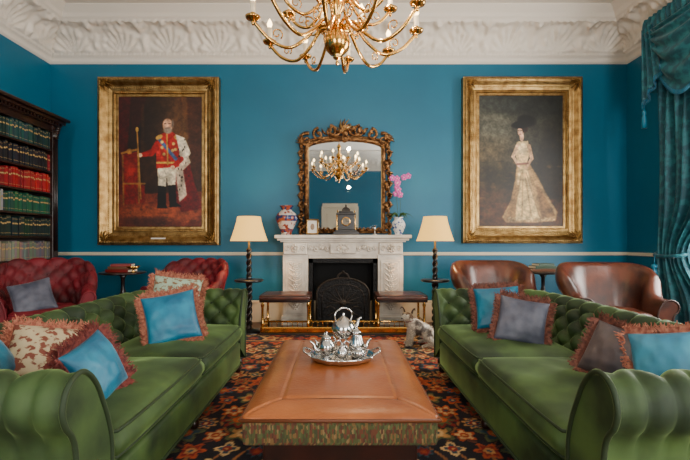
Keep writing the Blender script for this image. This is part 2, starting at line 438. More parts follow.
# lady portrait 86 x 135
P=Paint(86,135,196,308,(50,46,38),1.3)
P.ell(18,32,32,30,(112,112,98),soft=1.3,a=.8); P.ell(66,30,26,26,(70,68,58),soft=1.2,a=.8); P.ell(12,62,24,16,(112,98,70),soft=1.2,a=.7)
P.ell(64,10,34,14,(40,44,42),soft=1,a=.8); P.ell(22,8,30,10,(56,62,60),soft=1,a=.7); P.ell(10,100,26,18,(96,64,38),soft=1.2,a=.8); P.ell(78,84,14,36,(56,38,24),soft=1,a=.8)
P.poly([(0,112),(86,106),(86,135),(0,135)],(92,58,34),.9,6)
P.ell(18,84,20,12,(48,44,28),soft=1,a=.8); P.ell(76,60,12,28,(36,32,22),soft=1,a=.8)
for k in range(120): P.ell(random.random()*86,66+random.random()*60,1+random.random()*2.4,.8+random.random()*1.4,random.choice([(96,76,44),(34,28,20),(120,90,54),(66,58,34)]),soft=.8,a=.4)
P.poly([(39,70),(50,68),(59,82),(68,100),(80,120),(78,129),(56,131),(28,131),(24,125),(33,108),(37,88)],(180,148,100),1,3)
P.poly([(41,72),(49,72),(54,96),(62,126),(38,129),(38,100)],(222,196,146),.9,4)
P.poly([(58,90),(70,108),(78,124),(64,127)],(136,102,62),.75,4)
P.poly([(37,92),(41,92),(36,129),(26,129),(32,110)],(146,114,72),.7,4)
for k in range(26):
    x=28+random.random()*48; P.line(x,130-random.random()*5,x+2,128-random.random()*3,.6,(226,206,164),.4)
for dx in (-5,0,6,11): P.line(45+dx*.3,80,44+dx*1.6,124,.7,(150,118,78),.5)
P.poly([(39,48),(50,47),(52,58),(49,70),(40,71),(37,58)],(216,188,142),1,1)
P.ell(44.5,55,5,6,(238,216,176),soft=.8,a=.8); P.line(39.5,52,35,63,1.7,(220,186,150)); P.line(35,63,41,73,1.4,(220,186,150)); P.line(51,52,54,65,1.8,(206,170,134)); P.line(54,65,48,75,1.5,(206,170,134))
P.line(39,71,50,70,1.0,(150,104,90))
P.ell(43.8,43,2,4.6,(220,180,150)); P.ell(43,37,3.2,4.6,(228,188,160),soft=.3); P.ell(46,34.5,4,4.2,(60,38,28),soft=.4)
P.ell(42.2,37.8,2.4,3.4,(232,194,166),soft=.5)
P.ell(44,30,10.5,4.0,(10,9,11),-.15,soft=.3); P.ell(47,25.5,7,4.8,(12,11,13),soft=.5); P.ell(52,27.5,5.5,5,(16,14,16),soft=.7,a=.9)
P.ell(42,40.2,.9,.5,(170,70,64)); P.line(40.2,36.6,41,36.6,.4,(60,40,34)); P.line(42.8,36.6,43.8,36.6,.4,(60,40,34))
P.noisy(.32)
painting('lady_portrait_painting',2.515,1.13+(241-160)/71.6*.985,1.64,2.29,.235,P)

# ---------------------------------------------------------------- rug
def rug():
    W,L=3.5,5.0; nx,ny=350,500
    P=Paint(W,L,nx,ny,(26,22,36),1.12); X,Y=P.X,P.Y
    Xs=np.abs(X-W/2)
    rng=random.Random(3)
    pal=[(160,62,32),(194,96,46),(190,142,86),(134,32,24),(46,78,92),(206,172,122),(176,80,40),(96,100,64)]
    for k in range(9):
        x0=.1+k*.19
        d=np.abs(Xs-(x0+.07*np.sin(Y*9+k*1.3)))
        P.mask((.011-d)/.006+.3,(168,110,60),.9)
        d2=np.abs(((Y+k*.07)%.38)-.19-.05*np.sin(Xs*14))
        P.mask(((.009-d2)/.006+.3)*(np.abs(Xs-x0)<.09),(150,80,46),.8)
    pts=[]
    for i in range(10):
        for j in range(27):
            x=.02+i*.175+(.0875 if j%2 else 0)+rng.uniform(-.025,.025); y=.08+j*.185+rng.uniform(-.03,.03)
            pts.append((x,y))
    for (x,y) in pts:
        R=rng.uniform(.045,.095); k=rng.choice((4,5,6,8)); c=rng.sample(pal,4); ph=rng.random()*6
        for sx in (-1,1):
            cx=W/2+sx*x
            i0,i1=max(int((cx-.14)/W*nx),0),min(int((cx+.14)/W*nx)+1,nx); j0,j1=max(int((y-.14)/L*ny),0),min(int((y+.14)/L*ny)+1,ny)
            if i1<=i0 or j1<=j0: continue
            xs=(X[j0:j1,i0:i1]-cx)*sx; ys=Y[j0:j1,i0:i1]-y
            r=np.hypot(xs,ys*.9); th=np.arctan2(ys,xs)+ph*(0 if k==4 else 1)
            pet=1+.28*np.cos(k*th)
            for q,(f,cc) in enumerate(((1.12,(22,18,28)),(1,c[0]),(.72,c[1]),(.45,c[2]),(.2,c[3]))):
                mm=(r<R*f*(pet if q<3 else 1))
                P.C[j0:j1,i0:i1][mm]=cc
    e=np.minimum(np.minimum(X,W-X),np.minimum(Y,L-Y)); 
    def band(a,b,c,al=1): P.mask(((e>=a)&(e<b)).astype(float),c,al)
    band(.0,.03,(60,30,26)); band(.03,.06,(188,140,86)); band(.06,.1,(110,36,30)); band(.40,.43,(188,140,86)); band(.43,.46,(44,66,78))
    s_=np.where(e==np.minimum(X,W-X),Y,X)
    z=((s_%.06)<.03)&(e>.06)&(e<.1); P.C[z]=(200,160,104)
    P.noisy(.18,60)
    colored_grid('persian_rug',P,lambda X,Y:np.stack([X-W/2,Y,np.full(X.shape,.0)],-1),VCR,None,(0,.12,.012))
rug()

# ---------------------------------------------------------------- upholstery sweep
def u_path(W,Di,r,step=.0125):
    pts=[];nr=[]
    def line(a,b,n):
        L=math.hypot(b[0]-a[0],b[1]-a[1]); k=max(int(L/step),1)
        for i in range(k): t=i/k; pts.append((a[0]+(b[0]-a[0])*t,a[1]+(b[1]-a[1])*t)); nr.append(n)
    def arc(c,a0,a1):
        k=max(int(abs(a1-a0)*(r+.12)/step),4)
        for i in range(k):
            a=a0+(a1-a0)*i/k; pts.append((c[0]+r*math.cos(a),c[1]+r*math.sin(a))); nr.append((math.cos(a),math.sin(a)))
    line((0,-W/2),(-Di+r,-W/2),(0,-1)); arc((-Di+r,-W/2+r),-pi/2,-pi)
    line((-Di,-W/2+r),(-Di,W/2-r),(-1,0)); arc((-Di+r,W/2-r),pi,pi/2); line((-Di+r,W/2),(0,W/2),(0,1))
    pts.append((0,W/2)); nr.append((0,1))
    mid=[0]
    for i in range(1,len(pts)):
        q=.1; a=(pts[i-1][0]+nr[i-1][0]*q,pts[i-1][1]+nr[i-1][1]*q); b=(pts[i][0]+nr[i][0]*q,pts[i][1]+nr[i][1]*q)
        mid.append(mid[-1]+math.hypot(b[0]-a[0],b[1]-a[1]))
    return pts,nr,mid
def shell(m,W,Di,r,ctrl,crest,mat,mpipe,zb=.3,Hb=1.0,lean=0.,a=.16,b=.15,amp=.022,tuft=True,npf=60,step=.0125,buttons=True,pl=.30,bh=1.0,vo=0.0):
    pts,nr,sm=u_path(W,Di,r,step)
    pr=[(p.x,p.y) for p in catmull([(x,y,0) for x,y in ctrl],npf)]
    jc=max(range(npf),key=lambda j:pr[j][1])
    al=[0]
    for j in range(1,npf): al.append(al[-1]+math.hypot(pr[j][0]-pr[j-1][0],pr[j][1]-pr[j-1][1]))
    tot=sm[-1]; na=round(tot/a); a=tot/na
    def base(i,j):
        s_=sm[i]; o,z=pr[j]
        x=pts[i][0]; fb=sstep(-.35*Di,-Di*.98,x)
        Hm=1+(Hb-1)*fb
        zz=zb+(z-zb)*Hm if z>zb else z
        oo=o+lean*fb*max(zz-zb,0)
        return oo,zz,s_
    vs=[];fs=[]
    for i in range(len(pts)):
        fbi=sstep(-.35*Di,-Di*.98,pts[i][0])
        for j in range(npf):
            o,z,s_=base(i,j)
            o1,z1,_=base(i,min(j+1,npf-1)); o0,z0,_=base(i,max(j-1,0))
            tx,tz=o1-o0,z1-z0; l=math.hypot(tx,tz) or 1; no,nz=-tz/l,tx/l
            vp=(al[jc]-al[j])-vo; h=0
            if vp>0: vp*=1+(bh-1)*fbi
            s2=s_-tot/2+(a/2 if na%2 else 0)
            if tuft:
                if vp>0: 
                    A=abs(math.sin(pi*(s2/a+vp/b))); B=abs(math.sin(pi*(s2/a-vp/b)))
                    h=math.sqrt(A*B)
                else:
                    h1=abs(math.sin(pi*s2/a)); h2=.62+.38*math.sqrt(abs(math.sin(2*pi*s2/a)))
                    t=sstep(0,-.10,vp); h=h1*(1-t)+h2*t; fdd=sstep(-pl,-pl*.45,vp); h=h*fdd+.85*(1-fdd)
                h=(h-.8)*amp
            fe=sstep(0,.05,s_)*sstep(tot,tot-.05,s_); h*=fe
            o+=no*h; z+=nz*h
            vs.append((pts[i][0]+nr[i][0]*o,pts[i][1]+nr[i][1]*o,z))
    for i in range(len(pts)-1):
        for j in range(npf-1):
            q=i*npf+j; fs.append((q,q+npf,q+npf+1,q+1))
    m.add(vs,fs,mat)
    if tuft and buttons:
        for i in range(4,len(pts)-4):
            s2=sm[i]-tot/2+(a/2 if na%2 else 0); fbi=sstep(-.35*Di,-Di*.98,pts[i][0]); f=1+(bh-1)*fbi
            for k in range(0,9):
                ph=(s2/a+(.5 if k%2 else 0))
                if abs(ph-round(ph))*a<(sm[i]-sm[i-1])*.5001:
                    v_=k*b/2/f+vo
                    if v_>al[jc]-.04: continue
                    j=min(range(jc+1),key=lambda q:abs(al[jc]-al[q]-v_))
                    m.sphere(vs[i*npf+j],.012,mpipe,6)
    for i in (0,len(pts)-1):
        ring=[vs[i*npf+j] for j in range(npf)]
        n=len(ring)
        c=[(p[0]+.018,p[1],p[2]) for p in ring]
        m.add(ring+c,[tuple(range(n,2*n))]+[(k,k+1,k+1+n,k+n) for k in range(n-1)],mat,False)
        m.tube(c,.010,mpipe,6)
    return vs
def cushion(m,x0,x1,y0,y1,z0,z1,mat,mp,crown=.035,n=18,bulge=.02):
    cx,cy,cz=(x0+x1)/2,(y0+y1)/2,(z0+z1)/2; hx,hy,hz=(x1-x0)/2,(y1-y0)/2,(z1-z0)/2
    def top(sgn):
        def f(u,v):
            x=2*u-1;y=2*v-1
            e=1-max(abs(x),abs(y))**10
            px=x*(1-.03*abs(y)**6); py=y*(1-.03*abs(x)**6)
            z=hz*.62*sgn+ sgn*(hz*.38*math.sqrt(max(e,0))+crown*(1-x*x)*(1-y*y)*(1 if sgn>0 else .0))
            w=.012*noise.noise(Vector((x*2.6+cx*3,y*2.6+cy*3,sgn)))*(1-x**4)*(1-y**4)
            return (cx+px*hx,cy+py*hy,cz+z+w)
        return f
    m.grid(top(1),n*2,n*2,mat); m.grid(top(-1),n,n,mat)
    per=[]
    for k in range(n): per.append((-1+2*k/n,-1))
    for k in range(n): per.append((1,-1+2*k/n))
    for k in range(n): per.append((1-2*k/n,1))
    for k in range(n): per.append((-1,1-2*k/n))
    per.append(per[0])
    def side(u,v):
        i=min(int(round(u*(len(per)-1))),len(per)-1); x,y=per[i]
        px=x*(1-.03*abs(y)**6); py=y*(1-.03*abs(x)**6)
        q=bulge*math.sin(pi*v)
        dx=q*(1 if x==1 else -1 if x==-1 else 0); dy=q*(1 if y==1 else -1 if y==-1 else 0)
        return (cx+px*hx+dx,cy+py*hy+dy,cz+(v*2-1)*hz*.62)
    m.grid(side,len(per),7,mat)
    for sg in (1,-1):
        pp=[(cx+x*(1-.03*abs(y)**6)*hx,cy+y*(1-.03*abs(x)**6)*hy,cz+sg*hz*.64) for x,y in per]
        m.tube(pp,.007,mp,6)

def sofa(loc,rot):
    m=MB(); W,Di=1.95,.66
    ctrl=[(.0,.24),(.0,.38),(.025,.48),(.065,.57),(.10,.635),(.15,.685),(.20,.695),(.25,.665),(.272,.605),(.258,.55),(.228,.51),(.208,.45),(.20,.3),(.20,.10)]
    shell(m,W,Di,.09,ctrl,0,VELV,VELVD,a=.17,b=.17,amp=.058,pl=.50,step=.01,npf=76,vo=.05)
    m.box((-.33,0,.19),(.66,W+.02,.20),VELV,.02)
    m.box((-.0,0,.185),(.05,W+.02,.19),VELV,.02)
    m.tube([(.027,-W/2,.10),(.027,W/2,.10)],.008,VELVD,6)
    for k in (-1,1):
        y0,y1=(0.004,W/2-.012) if k>0 else (-W/2+.012,-.004)
        cushion(m,-Di+.04,.035,y0,y1,.29,.44,VELV,VELVD,crown=.03)
    for x in (-.02,-.76):
        for y in (-W/2-.1,0,W/2+.1):
            m.lathe([(.0,.12),(.035,.12),(.04,.09),(.03,.06),(.022,.05),(.028,.04),(.028,.012),(.02,0),(0,0)],DARKW,(x,y,.0),12)
    return m.obj('green_velvet_chesterfield_sofa',loc,(0,0,rot))
sofa((-.85,2.505,0.013),0); sofa((.85,2.505,0.013),pi)

def armchair(name,loc,rot,mat,mp,leather,sc=1):
    m=MB(); W,Di=.56,.56
    if leather:
        ctrl=[(.0,.20),(.0,.36),(.01,.46),(.03,.53),(.07,.59),(.13,.61),(.18,.59),(.205,.54),(.195,.49),(.165,.46),(.15,.40),(.14,.25),(.13,.14)]
        shell(m,W,Di,.16,ctrl,0,mat,mp,zb=.3,Hb=2.15,lean=.20,tuft=False,npf=46,step=.02)
    else:
        ctrl=[(.0,.20),(.0,.36),(.01,.46),(.03,.54),(.06,.60),(.10,.62),(.14,.60),(.155,.55),(.14,.50),(.13,.40),(.12,.25),(.11,.14)]
        shell(m,W,Di,.24,ctrl,0,mat,mp,zb=.3,Hb=2.0,lean=.18,a=.15,b=.15,amp=.045,npf=64,step=.0125,bh=1.7,vo=.04)
    m.box((-.28,0,.22),(.56,W+.02,.16),mat,.02)
    cushion(m,-Di+.06,.03,-W/2+.01,W/2-.01,.30,.46,mat,mp,crown=.03,n=12)
    for x in (-.03,-.55):
        for y in (-W/2-.04,W/2+.04):
            m.lathe([(0,.15),(.03,.15),(.032,.12),(.02,.10),(.028,.07),(.018,.02),(.02,0),(0,0)],DARKW,(x,y,.0),10)
    o=m.obj(name,loc,(0,0,rot)); o.scale=(sc,sc,sc); return o
armchair('burgundy_tufted_armchair',(-2.86,4.05,0),math.radians(-58),BURG,BURG,False)
armchair('burgundy_tufted_armchair',(-1.92,4.85,0),math.radians(-100),BURG,BURG,False,.96)
armchair('brown_leather_armchair',(1.86,4.55,0),math.radians(-84),LEA,LEAD,True,.92)
armchair('brown_leather_armchair',(2.80,4.10,0),math.radians(-100),LEA,LEAD,True,.92)

# ---------------------------------------------------------------- pillows
def pillow(name,size,mat,fr,loc,nrm,up=(0,0,1),roll=0,thick=.07,fl=.038):
    m=MB(); h=size/2
    def pos(x,y,s=0):
        return Vector((x*h*(1-.07*(1-y*y)),y*h*(1-.07*(1-x*x)),s*thick*(max((1-x*x)*(1-y*y),0))**.38))
    def wr(u,v,sg): return Vector((0,0,.010*noise.noise(Vector((u*4,v*4,size*9+sg)))+.006*noise.noise(Vector((u*11,v*11,sg)))))*(1-abs(2*u-1)**4)*(1-abs(2*v-1)**4)
    for sg in (1,-1):
        m.grid(lambda u,v:pos(math.sin((u-.5)*pi),math.sin((v-.5)*pi),sg)+wr(u,v,sg),30,30,mat)
    if fr:
        for e in range(4):
            for k in range(95):
                t=-1+2*(k+random.random())/95
                for lay in (-.014,0,.014):
                    x,y=[(t,-1),(1,t),(t,1),(-1,t)][e]; p=pos(x,y); d=Vector([(0,-1,0),(1,0,0),(0,1,0),(-1,0,0)][e]); tn=Vector((d.y,-d.x,0))
                    l=fl*random.uniform(.6,1.25); w=.0035; p=p+Vector((0,0,lay*.6))
                    q1=p+d*l*.55+tn*random.uniform(-.008,.008)+Vector((0,0,lay*.9))
                    q=p+d*l+tn*random.uniform(-.02,.02)+Vector((0,0,lay*1.4+random.uniform(-.014,.014)))
                    m.add([p-tn*w,p+tn*w,q1+tn*w,q1-tn*w,q+tn*w*.4,q-tn*w*.4],[(0,1,2,3),(3,2,4,5)],fr,False)
    else:
        per=[pos(math.sin(a),-1) for a in np.linspace(-pi/2,pi/2,20)]+[pos(1,math.sin(a)) for a in np.linspace(-pi/2,pi/2,20)]+[pos(-math.sin(a),1) for a in np.linspace(-pi/2,pi/2,20)]+[pos(-1,-math.sin(a)) for a in np.linspace(-pi/2,pi/2,20)]
        m.tube(per,.006,mat,6)
    z=Vector(nrm).normalized(); u=Vector(up); y=(u-z*u.dot(z)).normalized(); x=y.cross(z)
    R=Matrix((x,y,z)).transposed()@Matrix.Rotation(roll,3,'Z')
    return m.obj(name,loc,R.to_euler())
# left sofa
pillow('turquoise_fringed_pillow',.34,TEALP,FR1,(-1.13,2.82,.615),(.35,-.85,.42),roll=.16)
pillow('floral_fringed_pillow',.35,PATP2,FR1,(-1.22,3.12,.70),(.3,-.8,.5),roll=-.15)
pillow('turquoise_fringed_pillow',.27,TEALP,FR3,(-1.05,1.80,.58),(.95,-.12,.42),roll=.25,fl=.045)
pillow('paisley_fringed_pillow',.31,PATP,FR1,(-1.38,1.97,.60),(.45,-.45,.72),roll=-.3)
pillow('turquoise_fringed_pillow',.26,TEALP,FR1,(-1.50,1.76,.645),(.6,.2,.6),roll=-.2)
# right sofa
pillow('grey_fringed_pillow',.31,GREYP,FR2,(1.21,2.80,.595),(-.3,-.85,.42),roll=-.16)
pillow('turquoise_fringed_pillow',.32,TEALP,FR2,(1.15,3.06,.645),(-.3,-.8,.5),roll=.12)
pillow('taupe_fringed_pillow',.27,GREYP2,FR2,(1.33,2.02,.585),(-.7,-.5,.45),roll=-.2)
pillow('pale_blue_fringed_pillow',.27,BLUEP,FR1,(1.44,1.85,.60),(-.55,-.6,.55),roll=.2)
pillow('grey_silk_pillow',.34,GREYP,None,(-3.00,4.10,.58),(.45,-.75,.5),roll=.25)

# ---------------------------------------------------------------- ottoman coffee table
def ottoman():
    m=MB(); w,y0,y1=.80,1.72,3.02; cx=0;cy=(y0+y1)/2; l=y1-y0
    m.box((cx,cy,.345),(w+.006,l+.006,.115),KIL,.016)
    m.box((cx,cy,.19),(w-.14,l-.14,.26),DARKW,.008)
    hx,hy=w/2+.008,l/2+.008; zo=.045
    def top(u,v):
        x=math.sin((u-.5)*pi);y=math.sin((v-.5)*pi)
        e=max(abs(x)**6,abs(y)**9)
        z=.352+zo+.044*math.sqrt(max(1-e,0))+.016*(1-x*x)*(1-y*y)
        sx=.006*math.exp(-((abs(x)-.62)/.02)**2)*sstep(.84,.78,abs(y))
        sy=.006*math.exp(-((abs(y)-.80)/.014)**2)*sstep(.66,.6,abs(x))
        dg=0
        if abs(x)>.62 and abs(y)>.80: dg=.005*math.exp(-(((abs(x)-.62)/.38-(abs(y)-.80)/.20)/.09)**2)
        k=1-.02*(1-abs(x*y))
        return (cx+x*hx*(1-.015*(abs(y)>.97)),cy+y*hy,z-sx-sy-dg+.003*noise.noise(Vector((x*4,y*6,0))))
    m.grid(top,140,180,TAN)
    for sx in (-1,1):
        m.tube([(cx+sx*hx,cy-hy,.352+zo),(cx+sx*hx,cy+hy,.352+zo)],.008,TAND,6)
        m.tube([(cx-hx,cy+sx*hy,.352+zo),(cx+hx,cy+sx*hy,.352+zo)],.008,TAND,6)
        # stitched seam lines following the panel joints
        m.tube([(cx+sx*hx*.62,cy-hy*.8,.4345),(cx+sx*hx*.62,cy,.4425),(cx+sx*hx*.62,cy+hy*.8,.4345)],.0022,TAND,5,16)
        m.tube([(cx-hx*.62,cy+sx*hy*.8,.4345),(cx,cy+sx*hy*.8,.4395),(cx+hx*.62,cy+sx*hy*.8,.4345)],.0022,TAND,5,16)
    m.obj('leather_ottoman_coffee_table')
ottoman()

def teaset():
    r=empty('silver_tea_service',(.01,2.38,.459))
    m=MB()
    def rim(rr,z,a): return rr*(1+.03*math.cos(12*a)*(rr>.8))
    m.lathe([(0,.012),(.8,.012),(.86,.02),(.95,.035),(1.0,.036),(1.0,.030),(.9,.012),(.84,.0),(0,.0)],SILV,(0,0,0),48,Matrix.Diagonal((.19,.155,1,1)),rim)
    for s in (-1,1): m.tube([(s*.17,-.06,.035),(s*.21,-.04,.055),(s*.215,0,.06),(s*.21,.04,.055),(s*.17,.06,.035)],.006,SILV,8,16)
    for a in range(4):
        m.sphere((.14*math.cos(a*pi/2+.8),.11*math.sin(a*pi/2+.8),.002),.008,SILV,8)
    m.obj('tray',parent=r)
    def pot(name,x,y,s,ang,tall=1,spout=True):
        m=MB(); z0=.013
        prof=[(0,0),(.038,0),(.04,.006),(.02,.018),(.018,.026),(.045,.045),(.062,.075),(.058,.105),(.036,.13*tall),(.030,.14*tall),(.036,.145*tall),(.03,.155*tall),(.012,.168*tall),(.005,.172*tall),(.01,.18*tall),(.005,.19*tall),(0,.192*tall)]
        m.lathe(prof,SILV,(0,0,0),24,fn=lambda r_,z,a:r_*(1+.03*math.cos(10*a)*(r_>.04)))
        m.tube([(-.05,0,.11),(-.09,0,.125),(-.105,0,.09),(-.085,0,.055),(-.055,0,.05)],.005,SILV,8,20)
        if spout: m.tube([(.05,0,.06),(.08,0,.075),(.09,0,.105),(.115,0,.13)],lambda t:.014*(1-t)+.006,SILV,8,14)
        o=m.obj(name,(x,y,z0),(0,0,ang),r); o.scale=(s,s,s)
    pot('teapot',-.085,-.035,.8,.2+pi); pot('coffee_pot',.085,.01,.75,.3,1.25); pot('sugar_bowl',.0,-.085,.55,1.4,1,False); pot('milk_jug',.09,-.075,.55,-.6,.9); pot('hot_water_jug',-.10,.06,.6,2.6,1.1)
    m=MB()
    for a in range(4):
        th=a*pi/2+pi/4; c,s_=math.cos(th),math.sin(th)
        m.tube([(.055*c,.055*s_,0),(.04*c,.04*s_,.03),(.05*c,.05*s_,.08),(.062*c,.062*s_,.11)],.004,SILV,6,10)
    m.lathe([(0,.02),(.025,.02),(.03,.035),(.02,.055),(0,.06)],SILV,(0,0,0),16)
    m.lathe([(0,.09),(.03,.095),(.06,.12),(.07,.15),(.06,.18),(.035,.20),(.03,.205),(.012,.222),(.004,.226),(.010,.236),(0,.244)],SILV,(0,0,0),24)
    m.tube([(.06,0,.14),(.09,0,.16),(.1,0,.19),(.12,0,.205)],lambda t:.014*(1-t)+.005,SILV,8,12)
    m.tube([(-.05,0,.19),(-.055,0,.24),(0,0,.27),(.055,0,.24),(.05,0,.19)],.005,SILV,8,20)
    m.obj('spirit_kettle',(.01,.06,.013),(0,0,.5),r)
teaset()

# ---------------------------------------------------------------- fireplace
FX=.04
def fireplace():
    r=empty('marble_fireplace',(FX,0,0))
    m=MB(); yf=5.50
    m.bx(-.89,.89,5.43,YB-.002,1.165,1.21,MARB,.008); m.bx(-.86,.86,5.46,YB-.002,1.135,1.165,MARB,.008); m.bx(-.82,.82,5.48,YB-.002,1.115,1.135,MARB,.005)
    m.bx(-.78,.78,yf+.02,YB-.002,.95,1.115,MARB)
    for s in (-1,1):
        m.bx(s*.46,s*.79,yf+.02,YB-.002,0,.95,MARB)
        m.bx(s*.44,s*.81,yf-.01,YB-.002,0,.14,MARB,.01)
        m.bx(s*.49,s*.76,yf,yf+.03,.18,.88,MARB,.008)
        m.bx(s*.525,s*.725,yf-.006,yf+.01,.21,.85,MARB,.006)
        for i in range(9):
            z=.27+i*.066; R=.034 if i%2 else .045
            for k in range(6):
                a=k*pi/3+i*.5; m.sphere((s*.625+R*.62*math.cos(a),yf-.012,z+R*.62*math.sin(a)),(R*.45,.030,R*.45),MARB,8)
            m.sphere((s*.625,yf-.04,z),.014,MARB,8)
            for q in (-1,1): m.tube([(s*.625,yf-.01,z),(s*.625+q*.05,yf-.03,z+.02),(s*.625+q*.085,yf-.015,z+.05)],lambda t:.014*(1-t)+.004,MARB,6,6)
        m.bx(s*.47,s*.78,yf-.03,yf+.03,.955,1.11,MARB,.012)
        for k in range(8):
            a=k*pi/4; m.sphere((s*.625+.04*math.cos(a),yf-.035,1.033+.04*math.sin(a)),(.02,.018,.02),MARB,8)
        m.sphere((s*.625,yf-.05,1.033),.02,MARB,8)
        for q in (-1,1):
            sp=[(s*.625+q*.105+.03*(1-t)*math.cos(9*t),yf-.035,1.033+.045*(1-t)*math.sin(9*t)) for t in np.linspace(0,1,22)]
            m.tube(sp,.010,MARB,6)
    m.bx(-.17,.17,yf-.02,yf+.03,.965,1.105,MARB,.01)
    for k in range(12): a=k*pi/6; m.sphere((.07*math.cos(a),yf-.024,1.035+.045*math.sin(a)),(.014,.018,.014),MARB,8)
    m.sphere((0,yf-.022,1.035),(.045,.03,.03),MARB,12)
    for s in (-1,1):
        for i in range(4):
            cx=s*(.21+i*.07)
            sp=[(cx+.03*(1-t)*math.cos(10*t+i),yf+.004,1.035+(.012 if i%2 else -.012)+.036*(1-t)*math.sin(10*t+i)) for t in np.linspace(0,1,20)]
            m.tube(sp,.012,MARB,6); m.sphere((cx,yf-.002,1.035),.016,MARB,8)
    m.bx(-.46,.46,yf+.04,yf+.06,.90,.955,MARB,.006)
    m.obj('mantelpiece',parent=r)
    m=MB()
    m.bx(-.46,-.40,5.56,YB,0,.92,IRON); m.bx(.40,.46,5.56,YB,0,.92,IRON); m.bx(-.46,.46,5.56,YB,.84,.92,IRON)
    m.bx(-.46,.46,YB-.02,YB-.003,0,.92,SOOT)
    for i in range(9): m.bx(-.24+i*.06-.006,-.24+i*.06+.006,5.58,5.60,.1,.30,IRON)
    m.bx(-.26,.26,5.57,5.61,.28,.30,IRON); m.bx(-.26,.26,5.57,5.61,.1,.12,IRON)
    for i in range(16): m.sphere((random.uniform(-.2,.2),5.7,random.uniform(.12,.3)),random.uniform(.03,.055),SOOT,7)
    m.obj('cast_iron_insert',parent=r)
    m=MB(); m.bx(-1.0,1.0,4.98,YB-.035,0.0,.03,M('dark_hearth_stone',(50,44,42),.35),.004); m.obj('hearth_slab',parent=r)
fireplace()
def firescreen():
    m=MB()
    SI=M('worn_iron_relief',(58,52,46),.4,.8,bump=.6,bs=45)
    n=28
    pts=[(-.34,.06)]
    for i in range(n+1):
        a=pi-pi*i/n; pts.append((.34*math.cos(a),.38+.24*max(math.sin(a),0)**.8))
    pts.append((.34,.06))
    m.prism(pts,-.008,.008,IRON)
    m.tube([(p[0],-.01,p[1]) for p in pts]+[(pts[0][0],-.01,pts[0][1])],.012,SI,8)
    inner=[(p[0]*.8,-.012,.06+(p[1]-.06)*.82+.02) for p in pts]; m.tube(inner,.006,SI,6)
    for k in range(9):
        a=pi*k/8; m.tube([(0,-.012,.3),(.13*math.cos(a),-.02,.3+.1*math.sin(a)),(.24*math.cos(a),-.012,.3+.2*math.sin(a))],lambda t:.010*(1-t)+.003,SI,6,8)
    m.sphere((0,-.015,.3),(.05,.02,.05),SI,12)
    m.tube([(-.08,0,.62),(-.05,0,.67),(0,0,.69),(.05,0,.67),(.08,0,.62)],.012,SI,8,14); m.sphere((0,0,.7),.02,SI,8)
    for s in (-1,1):
        m.tube([(s*.26,-.09,0),(s*.26,-.05,.04),(s*.26,0,.08),(s*.26,.05,.04),(s*.26,.09,0)],.011,IRON,8,14)
        m.tube([(s*.2,-.012,.13+.0),(s*.1,-.018,.2),(s*.16,-.018,.26),(s*.24,-.012,.22)],.008,SI,6,14)
    m.obj('iron_fire_screen',(FX,5.42,.032))
firescreen()
def fender():
    m=MB(); y0,y1=5.04,5.42; x0,x1=-.98,.98
    m.bx(x0,x1,y0-.025,y0+.025,.0,.07,BRASS,.010)
    for s in (-1,1):
        m.bx(s*.96,s*1.0,y0,y1,0,.07,BRASS,.008)
        for (x,y) in ((s*.97,y0),(s*.42,y0),(s*.97,y1),(s*.42,y1-.05)):
            m.lathe([(0,.0),(.02,0),(.016,.08),(.024,.1),(.016,.12),(.014,.3),(.022,.33),(.014,.36),(.014,.40),(0,.40)],BRASS,(x,y,.0),12)
        m.tube([(s*.97,y0,.13),(s*.42,y0,.13)],.009,BRASS,6)
        m.tube([(s*.97,y0,.13),(s*.97,y1,.13)],.009,BRASS,6)
        xa,xb=sorted((s*.40,s*1.0))
        m.bx(xa,xb,y0-.06,y1,.37,.40,DARKW,.005)
        cushion(m,xa,xb,y0-.07,y1,.39,.455,LEA,LEAD,crown=.012,n=10,bulge=.008)
    m.tube([(x0,y0,.135),(x1,y0,.135)],.010,BRASS,6)
    for i in range(33):
        x=x0+(x1-x0)*i/32; m.tube([(x,y0,.07),(x,y0,.135)],.0045,BRASS,5)
    m.obj('leather_club_fender',(FX,0,.03))
fender()

